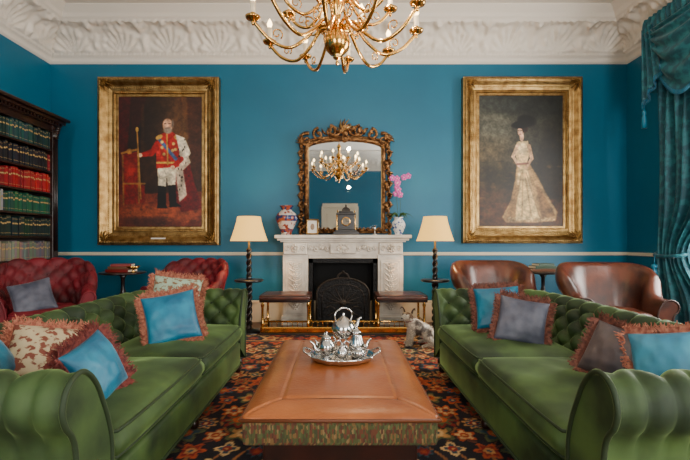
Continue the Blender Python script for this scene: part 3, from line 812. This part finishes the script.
# ---------------------------------------------------------------- overmantel mirror
def mirror():
    cx,zb=(345-340)/72.5+.0,1.212
    r=empty('gilt_rococo_mirror',(cx,YB-.03,zb))
    hw,hh=.535,1.33
    m=MB()
    out=[(-hw,.06),(hw,.06),(hw,hh-.12)]+[(hw*math.cos(a),hh-.12+.12*math.sin(a)) for a in np.linspace(0,pi,16)[1:-1]]+[(-hw,hh-.12)]
    m.prism(out,-.012,0,MIRR); m.obj('mirror_glass',parent=r)
    m=MB()
    path=[(x,-.03,z) for x,z in out]
    m.tube(path+[path[0]],.030,GILTR,8); 
    path2=[(x*1.13,-.02,.06+(z-.06)*1.04-.02) for x,z in out]; m.tube(path2+[path2[0]],.022,GILTR,8)
    path3=[(x*.95,-.03,.06+(z-.06)*.975+.02) for x,z in out]; m.tube(path3+[path3[0]],.008,GILTB,8)
    def scroll(cx,cz,R,ang,dirn,mat=GILTR,turn=1.35,th=.018):
        p=[]
        for t in np.linspace(0,1,26):
            rr=R*(1-.8*t); a=ang+dirn*t*turn*2*pi
            p.append((cx+rr*math.cos(a),-.045-.02*t,cz+rr*math.sin(a)))
        m.tube(p,lambda t:th*(1-.6*t),mat,7); m.sphere(p[-1],th*.8,mat,8)
    def leaf(cx,cz,L,ang,w=.03,mat=GILTR):
        d=(math.cos(ang),math.sin(ang)); n=(-d[1],d[0])
        m.tube([(cx,-.04,cz),(cx+d[0]*L*.5+n[0]*L*.15,-.075,cz+d[1]*L*.5+n[1]*L*.15),(cx+d[0]*L,-.04,cz+d[1]*L)],lambda t:w*math.sin(pi*min(t*.9+.08,1))+.003,mat,7,10,flat=.5)
    rng=random.Random(5)
    for s in (-1,1):
        for i in range(8):
            z=.12+i*.145
            scroll(s*(hw+.055),z,.055,pi/2+(i%2)*pi,s*(1 if i%2 else -1),turn=.9)
            leaf(s*(hw+.04),z+.05,.10,(pi/2 if i%2 else -pi/2)+s*-.5); leaf(s*(hw+.06),z,.07,0 if s>0 else pi,.018)
        scroll(s*(hw+.0),hh-.02,.10,pi/2+s*.4,-s,turn=1.2,th=.026); scroll(s*(hw-.17),hh+.06,.085,pi/2,-s,turn=1.1,th=.022); scroll(s*(hw-.33),hh+.10,.085,pi/2,s,turn=1.1,th=.022)
        for k in range(5): leaf(s*(hw+.03),hh-.04,.12,(pi/2-s*(.2+k*.35)),.022)
        for k in range(4): leaf(s*(.34-.08*k),hh+.04+.015*k,.11,pi/2+s*-.6,.02); 
        scroll(s*.15,hh+.12,.09,0 if s<0 else pi,s,turn=1.1,th=.024)
        scroll(s*(hw+.02),.05,.08,-pi/2,s,turn=1.1,th=.024); 
        for i in range(5): leaf(s*(.08+i*.10),.05,.09,0 if s>0 else pi,.022)
        for i in range(10): leaf(s*(.05+i*.05),.05,.06,rng.choice((1.2,1.9)),.014)
    for k in range(9):
        a=pi*.12+pi*.76*k/8; leaf(0,hh+.08,.2 if k in(3,4,5) else .15,a,.02,GILTB if k%2 else GILTR)
    m.sphere((0,-.06,hh+.07),(.045,.03,.04),GILTR,12)
    scroll(0,hh+.0,.05,0,1)
    m.obj('carved_gilt_frame',parent=r)
mirror()

# mantel ornaments -----------------------------------------------------------
def onmantel(px): return (px-340)/75.5
m=MB()
m.lathe([(0,0),(.06,0),(.065,.01),(.06,.02),(.085,.08),(.125,.17),(.13,.21),(.115,.255),(.07,.29),(.06,.31),(.065,.33),(.085,.35),(.085,.355),(.07,.35),(.05,.31),(0,.3)],PORC2,seg=32)
m.lathe([(.126,.165),(.134,.19),(.1335,.215),(.126,.235)],PORCB,seg=32); m.lathe([(.064,.305),(.07,.33),(.088,.352)],PORCB,seg=32); m.lathe([(.068,.03),(.085,.07)],PORCB,seg=32)
o=m.obj('imari_vase',(onmantel(286),5.62,1.212)); o.scale=(1.1,1.1,1.1)
r=empty('potted_orchid',(onmantel(399),5.6,1.212))
m=MB(); m.lathe([(0,0),(.05,0),(.052,.01),(.048,.02),(.07,.06),(.09,.12),(.085,.17),(.055,.20),(.06,.22),(.07,.235),(.06,.23),(.045,.2),(0,.2)],PORC,seg=28); m.obj('porcelain_pot',parent=r)
m=MB()
rng=random.Random(4)
for k in range(6):
    a=k*1.05; c,s_=math.cos(a),math.sin(a)*.6
    m.tube([(0,0,.2),(.06*c,.06*s_,.28),(.15*c,.12*s_,.27),(.2*c,.15*s_,.22)],lambda t:.018*math.sin(pi*min(t+.1,1))+.003,GREEN,6,10,flat=.3)
def stem(pts,fl):
    m.tube(pts,.0035,GREEN,6,20)
    P_=catmull(pts,20)
    for i in range(20-fl*2,20,2):
        p=P_[i]+Vector((rng.uniform(-.02,.02),-.02,rng.uniform(-.015,.01)))
        for q in range(5):
            a=q*2*pi/5+.3; m.sphere((p.x+.024*math.cos(a),p.y-.004,p.z+.024*math.sin(a)),(.020,.006,.020),PINK,7)
        m.sphere((p.x,p.y-.01,p.z),.007,WHITE,6)
stem([(0,0,.2),(-.02,-.01,.4),(-.03,-.02,.60),(.03,-.04,.74),(.14,-.04,.80)],5)
stem([(.01,0,.2),(.02,-.02,.4),(.0,-.03,.60),(-.05,-.05,.74),(-.14,-.05,.76)],5)
m.obj('orchid_plant',parent=r)
m=MB()
m.box((0,0,.02),(.34,.18,.04),EBON,.006); m.box((0,0,.05),(.29,.155,.03),EBON,.006); m.box((0,0,.165),(.22,.13,.20),EBON,.006)
m.box((0,0,.275),(.26,.15,.025),EBON,.006); m.box((0,0,.30),(.19,.12,.03),EBON,.01); m.lathe([(.08,.31),(.075,.335),(.045,.36),(.02,.37),(.01,.385),(.015,.395),(0,.41)],EBON,seg=4,X=Matrix.Rotation(pi/4,4,'Z'),smooth=False)
X=Matrix.Translation((0,-.066,.175))@Matrix.Rotation(pi/2,4,'X')
m.lathe([(.0,.006),(.050,.006)],M('clock_dial',(120,108,88),.4),seg=28,X=X); m.lathe([(.048,.0),(.060,.0),(.060,.012),(.048,.012)],BRASS,seg=28,X=X)
m.bx(-.003,.003,-.076,-.074,.175,.22,EBON); m.bx(0,.035,-.076,-.074,.172,.179,EBON)
for s in (-1,1):
    m.lathe([(0,0),(.012,0),(.008,.01),(.008,.19),(.012,.2),(0,.2)],BRASS,(s*.122,-.06,.065),10); m.lathe([(0,0),(.01,.01),(.012,.02),(.004,.04),(0,.05)],BRASS,(s*.11,-.05,.288),10)
m.obj('bracket_clock',(onmantel(346),5.60,1.212))
m=MB(); frame_mesh(m,.12,.17,[(0,.0),(0,.012),(.012,.018),(.02,.012),(.02,0)],GILTB); m.bx(-.065,.065,-.006,0,-.09,.09,WHITE)
m.sphere((0,-.008,0),(.028,.003,.045),M('photo_sepia',(150,124,100),.6),10)
m.obj('framed_photograph',(onmantel(312),5.66,1.212+.108),(math.radians(-8),0,0))
m=MB(); m.lathe([(0,0),(.035,0),(.03,.01),(.01,.02),(.01,.06),(.02,.07),(.012,.09),(.018,.12),(.022,.125),(0,.125)],SILV,seg=16); m.obj('silver_candlestick',(onmantel(375),5.58,1.212))

# ---------------------------------------------------------------- lamp tables
def lamp_stand(x):
    y=5.17; r=empty('barley_twist_floor_lamp',(x,y,0.0))
    m=MB()
    m.lathe([(0,0),(.17,0),(.175,.015),(.16,.03),(.06,.05),(.035,.07),(.03,.10),(0,.10)],EBON,seg=28)
    def twist(z0,z1,R):
        for ph in (0,pi):
            p=[(R*.55*math.cos(ph+(z-z0)*38),R*.55*math.sin(ph+(z-z0)*38),z) for z in np.linspace(z0,z1,90)]
            m.tube(p,R*.62,EBON,8)
    twist(.10,.62,.036); m.lathe([(0,.6),(.035,.6),(.04,.62),(.04,.63),(0,.63)],EBON,seg=16)
    m.lathe([(0,.63),(.16,.63),(.175,.64),(.175,.652),(.165,.66),(0,.66)],EBON,seg=32)
    m.lathe([(0,.66),(.035,.66),(.03,.69),(.02,.70),(0,.70)],EBON,seg=16)
    twist(.69,1.02,.03); m.lathe([(0,1.01),(.03,1.01),(.03,1.03),(.012,1.05),(.012,1.16),(0,1.16)],EBON,seg=16)
    m.obj('turned_stand',parent=r)
    m=MB()
    prof=[(.225,1.13),(.20,1.20),(.175,1.28),(.15,1.37),(.14,1.43),(.137,1.43),(.147,1.37),(.172,1.28),(.197,1.20),(.222,1.13)]
    m.lathe(prof,SHADE,seg=64,fn=lambda r_,z,a:r_*(1+.012*math.cos(32*a))); m.obj('pleated_shade',parent=r)
    m=MB(); m.sphere((0,0,1.24),.03,BULB,10); m.obj('bulb',parent=r)
    l=bpy.data.lights.new('lamp_light','POINT'); l.energy=30; l.color=(1,.66,.36); l.shadow_soft_size=.04
    o=bpy.data.objects.new('lamp_light',l); S.collection.objects.link(o); o.parent=r; o.location=(0,0,1.33)
lamp_stand(-1.12); lamp_stand(1.17)
def tripod(x,y,books):
    r=empty('tripod_side_table',(x,y,0)); m=MB()
    m.lathe([(0,.715),(.25,.715),(.275,.725),(.275,.735),(.262,.742),(0,.74)],DARKW,seg=36)
    m.lathe([(0,.72),(.05,.70),(.025,.66),(.02,.55),(.03,.5),(.045,.42),(.03,.34),(.028,.3),(.04,.26),(.02,.2),(0,.2)],DARKW,seg=18)
    for k in range(3):
        a=k*2*pi/3-.5; c,s_=math.cos(a),math.sin(a)
        m.tube([(.02*c,.02*s_,.27),(.1*c,.1*s_,.22),(.18*c,.18*s_,.09),(.26*c,.26*s_,.02)],lambda t:.02-.006*t,DARKW,8,14)
    m.obj('table',parent=r)
    m=MB(); z=.742
    for i,(w,d,h,mt) in enumerate(books):
        m.box((.0+.01*i-.02,0,z+h/2),(w,d,h),mt,.003,Matrix.Rotation(.15*i-.1,4,'Z')); m.box((.0+.01*i-.02,0,z+h/2),(w+.004,d-.01,h*.7),IVORY,0,Matrix.Rotation(.15*i-.1,4,'Z')); z+=h
    m.obj('stacked_books',parent=r)
    return z
RB=M('red_book_cloth',(120,26,24),.5); GB=M('green_book_cloth',(32,62,40),.5); BB=M('brown_book_cloth',(100,60,34),.5)
tripod(-2.74,5.3,[(.30,.2,.035,RB),(.27,.18,.035,BB),(.24,.16,.03,RB)])
tripod(2.62,5.42,[(.30,.2,.035,BB),(.27,.19,.035,GB),(.22,.15,.03,GB)])
m=MB(); m.lathe([(0,0),(.04,0),(.015,.01),(.012,.03),(.06,.05),(.085,.075),(.08,.075),(.055,.055),(0,.045)],BRASS,seg=20); m.obj('brass_bowl',(-2.55,5.18,.746))

# ---------------------------------------------------------------- bookcase
def bookcase():
    r=empty('mahogany_bookcase',(0,0,0)); m=MB()
    xb,xf=XL+.035,-3.72; y0,y1=2.3,5.52
    m.bx(xb,xb+.03,y0,y1,0,2.6,DARKW)
    m.bx(xb,xf+.06,y0-.02,y1+.02,0,.12,DARKW,.01); m.bx(xb,xf+.04,y0,y1,.12,.84,DARKW,.005); m.bx(xb,xf+.08,y0-.03,y1+.03,.84,.89,DARKW,.012)
    rows=[.89,1.18,1.46,1.74,2.02,2.30,2.56]
    for z in rows[1:-1]: m.bx(xb,xf-.01,y0,y1,z-.012,z+.012,DARKW,.003)
    m.bx(xb,xf,y0,y1,2.54,2.62,DARKW)
    m.bx(xb,xf+.04,y0-.04,y1+.04,2.62,2.66,DARKW,.008); m.bx(xb,xf+.08,y0-.07,y1+.07,2.66,2.70,DARKW,.012); m.bx(xb,xf+.12,y0-.1,y1+.1,2.70,2.74,DARKW,.012)
    for i in range(60): m.box((xf+.05,y0+i*(y1-y0)/59,2.645),(.03,.022,.025),DARKW)
    ps=[y0,y0+1.05,y0+2.1,y1]
    for k,y in enumerate(ps):
        ya,yb=(y-.05,y+.05) if 0<k<3 else ((y,y+.1) if k==0 else (y-.1,y))
        m.bx(xb,xf+.015,ya,yb,.89,2.62,DARKW,.004); yc=(ya+yb)/2
        for q in (-.025,0,.025): m.tube([(xf+.02,yc+q,1.0),(xf+.02,yc+q,2.45)],.008,DARKW,6)
        m.lathe([(0,2.46),(.05,2.46),(.04,2.5),(.055,2.56),(0,2.57)],DARKW,(xf+.0,yc,0),10)
        for i in range(5): m.sphere((xf+.025+.008*i,yc,2.48+i*.028),(.02,.035,.02),DARKW,8)
    for k in range(3):
        a,b=ps[k]+.12,ps[k+1]-.12; m.bx(xf+.04,xf+.05,a,b,.2,.78,DARKW,.004); m.bx(xf+.05,xf+.055,a+.06,b-.06,.26,.72,DARKW,.004)
    m.obj('case',parent=r)
    rng=random.Random(11); vs=[];fs=[];cs=[]
    palr=[[(96,96,92),(118,114,104),(70,74,74)],[(18,50,44),(26,60,52),(18,40,40)],[(28,66,52),(160,154,128),(36,60,48),(24,78,62)],[(128,16,26),(146,26,32),(104,14,22)],[(26,26,32),(118,22,30),(26,34,40)],[(22,60,58),(30,70,66),(18,46,48)]]
    def bk(x0,x1,ya,yb,za,zb,c):
        o=len(vs); vs.extend([(x0,ya,za),(x1,ya,za),(x1,yb,za),(x0,yb,za),(x0,ya,zb),(x1,ya,zb),(x1,yb,zb),(x0,yb,zb)])
        for f in ((0,3,2,1),(4,5,6,7),(0,1,5,4),(1,2,6,5),(2,3,7,6),(3,0,4,7)): fs.append(tuple(i+o for i in f))
        cs.extend([lin(c)+(1,)]*8)
    for ri in range(6):
        z=rows[ri]+.013
        for k in range(3):
            y=ps[k]+.06; c=rng.choice(palr[ri])
            while y<ps[k+1]-.09:
                w=rng.uniform(.024,.042); h=rng.uniform(.2,.235)
                if rng.random()<.12: c=rng.choice(palr[ri])
                d=rng.uniform(-.01,.005); cc=tuple(q*rng.uniform(.85,1.15) for q in c)
                bk(xb+.05,xf-.025+d,y,y+w-.003,z,z+h,cc)
                g=(170,140,90)
                for t in (.12,.62,.9): bk(xf-.03+d,xf-.0235+d,y+.002,y+w-.005,z+h*t,z+h*t+.004+(.014 if t==.62 else 0),g)
                y+=w
    me=bpy.data.meshes.new('books'); me.from_pydata(vs,[],fs); me.materials.append(VCB)
    at=me.color_attributes.new('Col','FLOAT_COLOR','POINT'); at.data.foreach_set('color',np.array(cs,np.float32).ravel())
    o=bpy.data.objects.new('books',me); S.collection.objects.link(o); o.parent=r
bookcase()

# ---------------------------------------------------------------- curtains
def curtains():
    r=empty('teal_swag_curtain',(0,0,0)); 
    tie=.98
    def drape(yo,yi,name):
        m=MB()
        def f(u,v):
            z=.02+v*3.45
            g=1-.55*math.exp(-((z-tie)/.42)**2)
            if z<tie: g=max(g,.45+.25*(tie-z)/tie)
            y=yo+(yi-yo)*u*g
            x=XR-.15-.05*math.sin(u*2*pi*7)*(.6+.4*g)-.02*math.sin(u*23+z*2)
            return (x,y,z)
        m.grid(f,120,60,CURT)
        ymid=yo+(yi-yo)*.19; wy_=abs(yi-yo)*.22
        loop=[(XR-.15+.11*math.cos(a),ymid+(wy_+.02)*math.sin(a),tie+.03*math.cos(a)) for a in np.linspace(0,2*pi,24)]
        m.tube(loop,.022,CURT,8)
        yt=yo+(yi-yo)*.1
        m.tube([(XR-.28,yt,tie-.02),(XR-.29,yt,tie-.12)],.006,TEALP,6)
        m.lathe([(0,0),(.03,-.01),(.035,-.04),(.02,-.06),(.035,-.09),(.04,-.2),(0,-.2)],TEALP,(XR-.29,yt,tie-.12),14)
        m.obj(name,parent=r)
    drape(5.06,4.2,'drape_far'); drape(2.25,3.1,'drape_near')
    m=MB(); yE=5.04
    m.bx(XR-.30,XR-.005,2.2,yE,3.40,3.46,DARKW,.005)
    def swag(ya,yb,z,sag):
        def f(u,v):
            y=ya+(yb-ya)*u; s_=4*u*(1-u)
            zz=z-(.12+sag*v)*s_*v-.10*v*(1-s_) +0
            x=XR-.30-.03-.09*math.sin(pi*v)*s_-.025*math.sin(v*6*2*pi)*(.4+.6*s_)
            return (x,y,zz+.02)
        m.grid(f,40,50,CURT)
        for i in range(60):
            u=i/59; x,y,zz=f(u,1); m.tube([(x,y,zz),(x,y+.004,zz-.05)],.006,TEALP,5)
    swag(yE,4.0,3.62,.75); swag(4.2,3.0,3.62,.75); swag(3.2,2.2,3.62,.75)
    m.grid(lambda u,v:(XR-.34-.018*math.sin(u*2*pi*40)*(.3+v*.7)+ -.03*math.sin(pi*v),yE+.02-u*(yE-2.16),3.58+.20*v),400,5,CURT)
    m.tube([(XR-.35,yE+.02,3.60),(XR-.35,2.18,3.60)],.022,CURT,8)
    def tail(y0,dr):
        def f(u,v):
            L=.52+.38*(1-u)
            return (XR-.35-.03*math.sin(u*2*pi*3.2)-.01, y0+dr*(.30*u*(.55+.45*v)), 3.66-L*v)
        m.grid(f,44,20,CURT)
        for i in range(44):
            p=f(i/43,1); m.tube([p,(p[0],p[1],p[2]-.06)],.006,TEALP,5)
    tail(yE+.02,-1); tail(2.2,1)
    m.grid(lambda u,v:(XR-.35+.34*u,yE+.015+.01*math.sin(u*20),3.76-.85*v),12,8,CURT)
    m.tube([(XR-.36,yE,2.80),(XR-.36,yE,2.7)],.006,TEALP,6); m.lathe([(0,0),(.022,-.01),(.026,-.04),(.015,-.06),(.026,-.09),(.03,-.22),(0,-.22)],TEALP,(XR-.36,yE,2.7),14)
    m.obj('swag_pelmet',parent=r)
curtains()

# ---------------------------------------------------------------- chandelier
def chandelier():
    r=empty('brass_chandelier',(-.02,2.9,0)); m=MB()
    m.lathe([(0,2.34),(.008,2.345),(.014,2.36),(.006,2.375),(.02,2.385),(.03,2.395),(.02,2.405),(.05,2.42),(.082,2.455),(.092,2.50),(.082,2.545),(.05,2.58),(.03,2.59),(.045,2.60),(.05,2.62),(.03,2.635),(.022,2.66),(.03,2.70),(.05,2.73),(.055,2.76),(.03,2.79),(.022,2.83),(.04,2.86),(.06,2.89),(.06,2.92),(.03,2.96),(.018,3.0),(.03,3.05),(.05,3.09),(.03,3.13),(.01,3.16),(0,3.16)],BRASS,seg=32)
    m.tube([(0,0,3.15),(0,0,4.05)],.008,BRASS,8)
    for i in range(18): m.lathe([(.010,-.012),(.016,0),(.010,.012)],BRASS,(0,0,3.2+i*.045),10)
    m.lathe([(0,4.10),(.09,4.10),(.085,4.07),(.03,4.03),(.01,4.0),(0,4.0)],BRASS,seg=24)
    bulbs=MB()
    def tier(n,R,z0,zc,ph,drop,r0=.006):
        for k in range(n):
            a=ph+2*pi*k/n; c,s_=math.cos(a),math.sin(a)
            rz=[(.045,z0),(R*.22,z0+.015),(R*.38,z0-drop*.55),(R*.58,z0-drop),(R*.8,z0-drop*.72),(R*.97,z0-drop*.1),(R,zc)]
            m.tube([(q*c,q*s_,z) for q,z in rz],r0+.006,BRASS,8,28)
            cc=[(R*.34+.045*(1-.7*t)*math.cos(7*t+1),z0+.02+.045*(1-.7*t)*math.sin(7*t+1)) for t in np.linspace(0,1,16)]
            m.tube([(q*c,q*s_,z) for q,z in cc],r0,BRASS,6)
            cc=[(R*.72+.04*(1-.7*t)*math.cos(-7*t+4),z0-drop*.45+.04*(1-.7*t)*math.sin(-7*t+4)) for t in np.linspace(0,1,16)]
            m.tube([(q*c,q*s_,z) for q,z in cc],r0*.8,BRASS,6)
            m.lathe([(0,-.03),(.008,-.025),(.012,-.01),(.008,0),(.02,.006),(.045,.016),(.052,.03),(.048,.03),(.03,.018),(.014,.016),(.014,.035),(.02,.045),(.016,.06),(0,.06)],BRASS,(R*c,R*s_,zc),16)
            m.lathe([(.018,0),(.018,.075),(0,.075)],IVORY,(R*c,R*s_,zc+.055),10)
            bulbs.lathe([(.006,0),(.016,.012),(.020,.030),(.012,.052),(0,.072)],BULB,(R*c,R*s_,zc+.13),8)
    tier(10,.57,2.60,2.60,.16,.16); tier(8,.40,2.78,2.77,.3,.12,.005)
    m.obj('brass_body_and_arms',parent=r); bulbs.obj('candle_bulbs',parent=r)
    for z,e in ((3.05,34),(2.25,8)):
        l=bpy.data.lights.new('chandelier_glow','POINT'); l.energy=e; l.color=(1,.78,.5); l.shadow_soft_size=.03
        o=bpy.data.objects.new('chandelier_glow',l); S.collection.objects.link(o); o.parent=r; o.location=(.2,0,z)
chandelier()

# ---------------------------------------------------------------- dog
def dog():
    r=empty('terrier_dog',(.85,4.48,.014))
    V=[];E=[];R=[]
    def add(p,rad,par=None):
        V.append(p);R.append(rad)
        if par is not None: E.append((par,len(V)-1))
        return len(V)-1
    pel=add((.13,0,.10),(.075,.08)); b1=add((.07,0,.15),(.08,.085),pel); b2=add((0,0,.20),(.075,.08),b1); sh=add((-.065,0,.245),(.062,.068),b2)
    nk=add((-.105,-.01,.295),(.042,.042),sh); hd=add((-.13,-.025,.345),(.052,.052),nk); mz=add((-.165,-.065,.33),(.028,.028),hd); ns=add((-.185,-.09,.323),(.019,.018),mz)
    for s in (-1,1):
        a=add((-.085,s*.045,.19),(.034,.034),sh); b=add((-.10,s*.048,.11),(.023,.023),a); c=add((-.11,s*.05,.03),(.018,.018),b); d=add((-.145,s*.052,.014),(.019,.014),c)
        k=add((.06,s*.085,.12),(.042,.045),pel); k2=add((.12,s*.095,.05),(.026,.026),k); k3=add((.03,s*.098,.018),(.019,.015),k2); add((-.0,s*.1,.015),(.018,.013),k3)
    t=add((.21,0,.07),(.022,.022),pel); t2=add((.27,-.02,.06),(.018,.018),t); add((.33,-.05,.07),(.012,.012),t2)
    me=bpy.data.meshes.new('body'); me.from_pydata(V,E,[]); o=bpy.data.objects.new('body_tmp',me); S.collection.objects.link(o)
    sk=o.modifiers.new('s','SKIN'); sb=o.modifiers.new('ss','SUBSURF'); sb.levels=2; sb.render_levels=2
    for i,rr in enumerate(R): me.skin_vertices[0].data[i].radius=rr
    me.skin_vertices[0].data[0].use_root=True
    dg=bpy.context.evaluated_depsgraph_get(); ev=o.evaluated_get(dg); m2=bpy.data.meshes.new_from_object(ev)
    bpy.data.objects.remove(o)
    vs=[v.co.copy() for v in m2.vertices]; fs=[tuple(p.vertices) for p in m2.polygons]
    def colr(p):
        n=noise.noise(Vector((p.x*14,p.y*14,p.z*14)))
        c=(220,212,198)
        if p.z>.13 and p.x>-.06 and n>-.02: c=(108,100,94)
        if p.z>.365 or (p.z>.31 and p.x>-.12 and p.x<-.0): c=(126,100,78)
        if p.x>.16: c=(124,110,98)
        k=random.uniform(.8,1.15); return lin(tuple(min(q*k,255) for q in c))+(1,)
    cs=[colr(v) for v in vs]
    fs2=list(fs)
    for p in list(m2.polygons):
        c=p.center; n=p.normal
        for _ in range(4):
            q=c+Vector((random.uniform(-1,1),random.uniform(-1,1),random.uniform(-1,1)))*.006
            if q.z<.02 : continue
            L=random.uniform(.012,.028)*(1.3 if q.x>.18 else 1)
            d=(n*.6+Vector((.5,0,-.55))+Vector((random.uniform(-.4,.4),)*3)*.5).normalized()
            t_=d.cross(Vector((random.random(),random.random(),random.random()))).normalized()*.0022
            cc=colr(q); e=q+d*L
            if e.z<.003: e.z=.003
            i=len(vs); vs.extend([q-t_,q+t_,e]); cs.extend([cc]*3); fs2.append((i,i+1,i+2))
    me=bpy.data.meshes.new('body'); me.from_pydata(vs,[],fs2); me.materials.append(FUR)
    for p in me.polygons: p.use_smooth=True
    at=me.color_attributes.new('Col','FLOAT_COLOR','POINT'); at.data.foreach_set('color',np.array(cs,np.float32).ravel())
    o=bpy.data.objects.new('body',me); S.collection.objects.link(o); o.parent=r
    m=MB()
    m.sphere((-.195,-.104,.328),(.010,.009,.008),NOSE,8)
    for e in ((-.178,-.045,.362),(-.142,-.075,.362)): m.sphere(e,.0075,NOSE,8)
    m.tube([(-.192,-.086,.307),(-.182,-.098,.303),(-.172,-.104,.308)],.002,NOSE,5)
    m.obj('nose_and_eyes',parent=r)
    EARM=M('dog_ear_fur',(92,74,60),.9,bump=.4,bs=200)
    m=MB()
    for (x,y),sx in (((-.148,.018),1),((-.088,-.048),-1)):
        b=Vector((x,y,.375))
        d=Vector((-.018,.022,0)) if sx>0 else Vector((.022,-.018,0))
        m.tube([b,b+d*.5+Vector((0,0,.035)),b+d*1.3+Vector((-.005,-.008,.052)),b+d*1.7+Vector((-.015,-.02,.03))],lambda t:.019*(1-t)+.004,EARM,8,12,flat=.45)
    m.obj('ears',parent=r)
    m=MB(); m.tube([(-.10+.048*math.cos(a),-.01+.046*math.sin(a),.285+.015*math.cos(a)) for a in np.linspace(0,2*pi,20)],.005,RB,6); m.obj('collar',parent=r)
    r.scale=(1.05,1.05,.95)
dog()

m=MB(); y_=YF+.002
m.bx(-.55,.55,y_,y_+.05,0,2.3,CREAM,.005); m.bx(-.62,.62,y_,y_+.08,2.3,2.45,CREAM,.01)
for s in (-1,1):
    m.bx(s*.55,s*.65,y_,y_+.07,0,2.35,CREAM,.005)
    for z0,z1 in ((.2,.9),(1.05,2.1)): m.bx(s*.08,s*.46,y_+.05,y_+.065,z0,z1,CREAM,.008)
m.sphere((.45,y_+.09,1.0),.03,BRASS,10); m.obj('door_1')

# ---------------------------------------------------------------- lighting
def area(name,loc,rot,sx,sy,e,col):
    l=bpy.data.lights.new(name,'AREA'); l.shape='RECTANGLE'; l.size=sx; l.size_y=sy; l.energy=e; l.color=col
    o=bpy.data.objects.new(name,l); S.collection.objects.link(o); o.location=loc; o.rotation_euler=rot
DAY=(1,.95,.88)
for (a,b),e in zip(wy,(300,150)): area('window_daylight',(XR+.22,(a+b)/2,(wz[0]+wz[1])/2),(0,pi/2,0),wz[1]-wz[0],b-a,e,DAY)
for (a,b),e in zip(fx,(210,330)): area('window_daylight',((a+b)/2,YF-.22,(wz[0]+wz[1])/2),(pi/2,0,0),b-a,wz[1]-wz[0],e,DAY)
w=bpy.data.worlds.new('World'); S.world=w; w.use_nodes=True
bg=w.node_tree.nodes['Background']; bg.inputs[0].default_value=(.75,.87,1,1); bg.inputs[1].default_value=1.0

# ---------------------------------------------------------------- camera
cd=bpy.data.cameras.new('Camera'); cam=bpy.data.objects.new('Camera',cd); S.collection.objects.link(cam)
cam.location=(0,0,1.13); cam.rotation_euler=(pi/2,0,0)
cd.sensor_width=36; cd.lens=36*420/690; cd.shift_x=5/690; cd.shift_y=11/690; cd.clip_start=.05
S.camera=cam
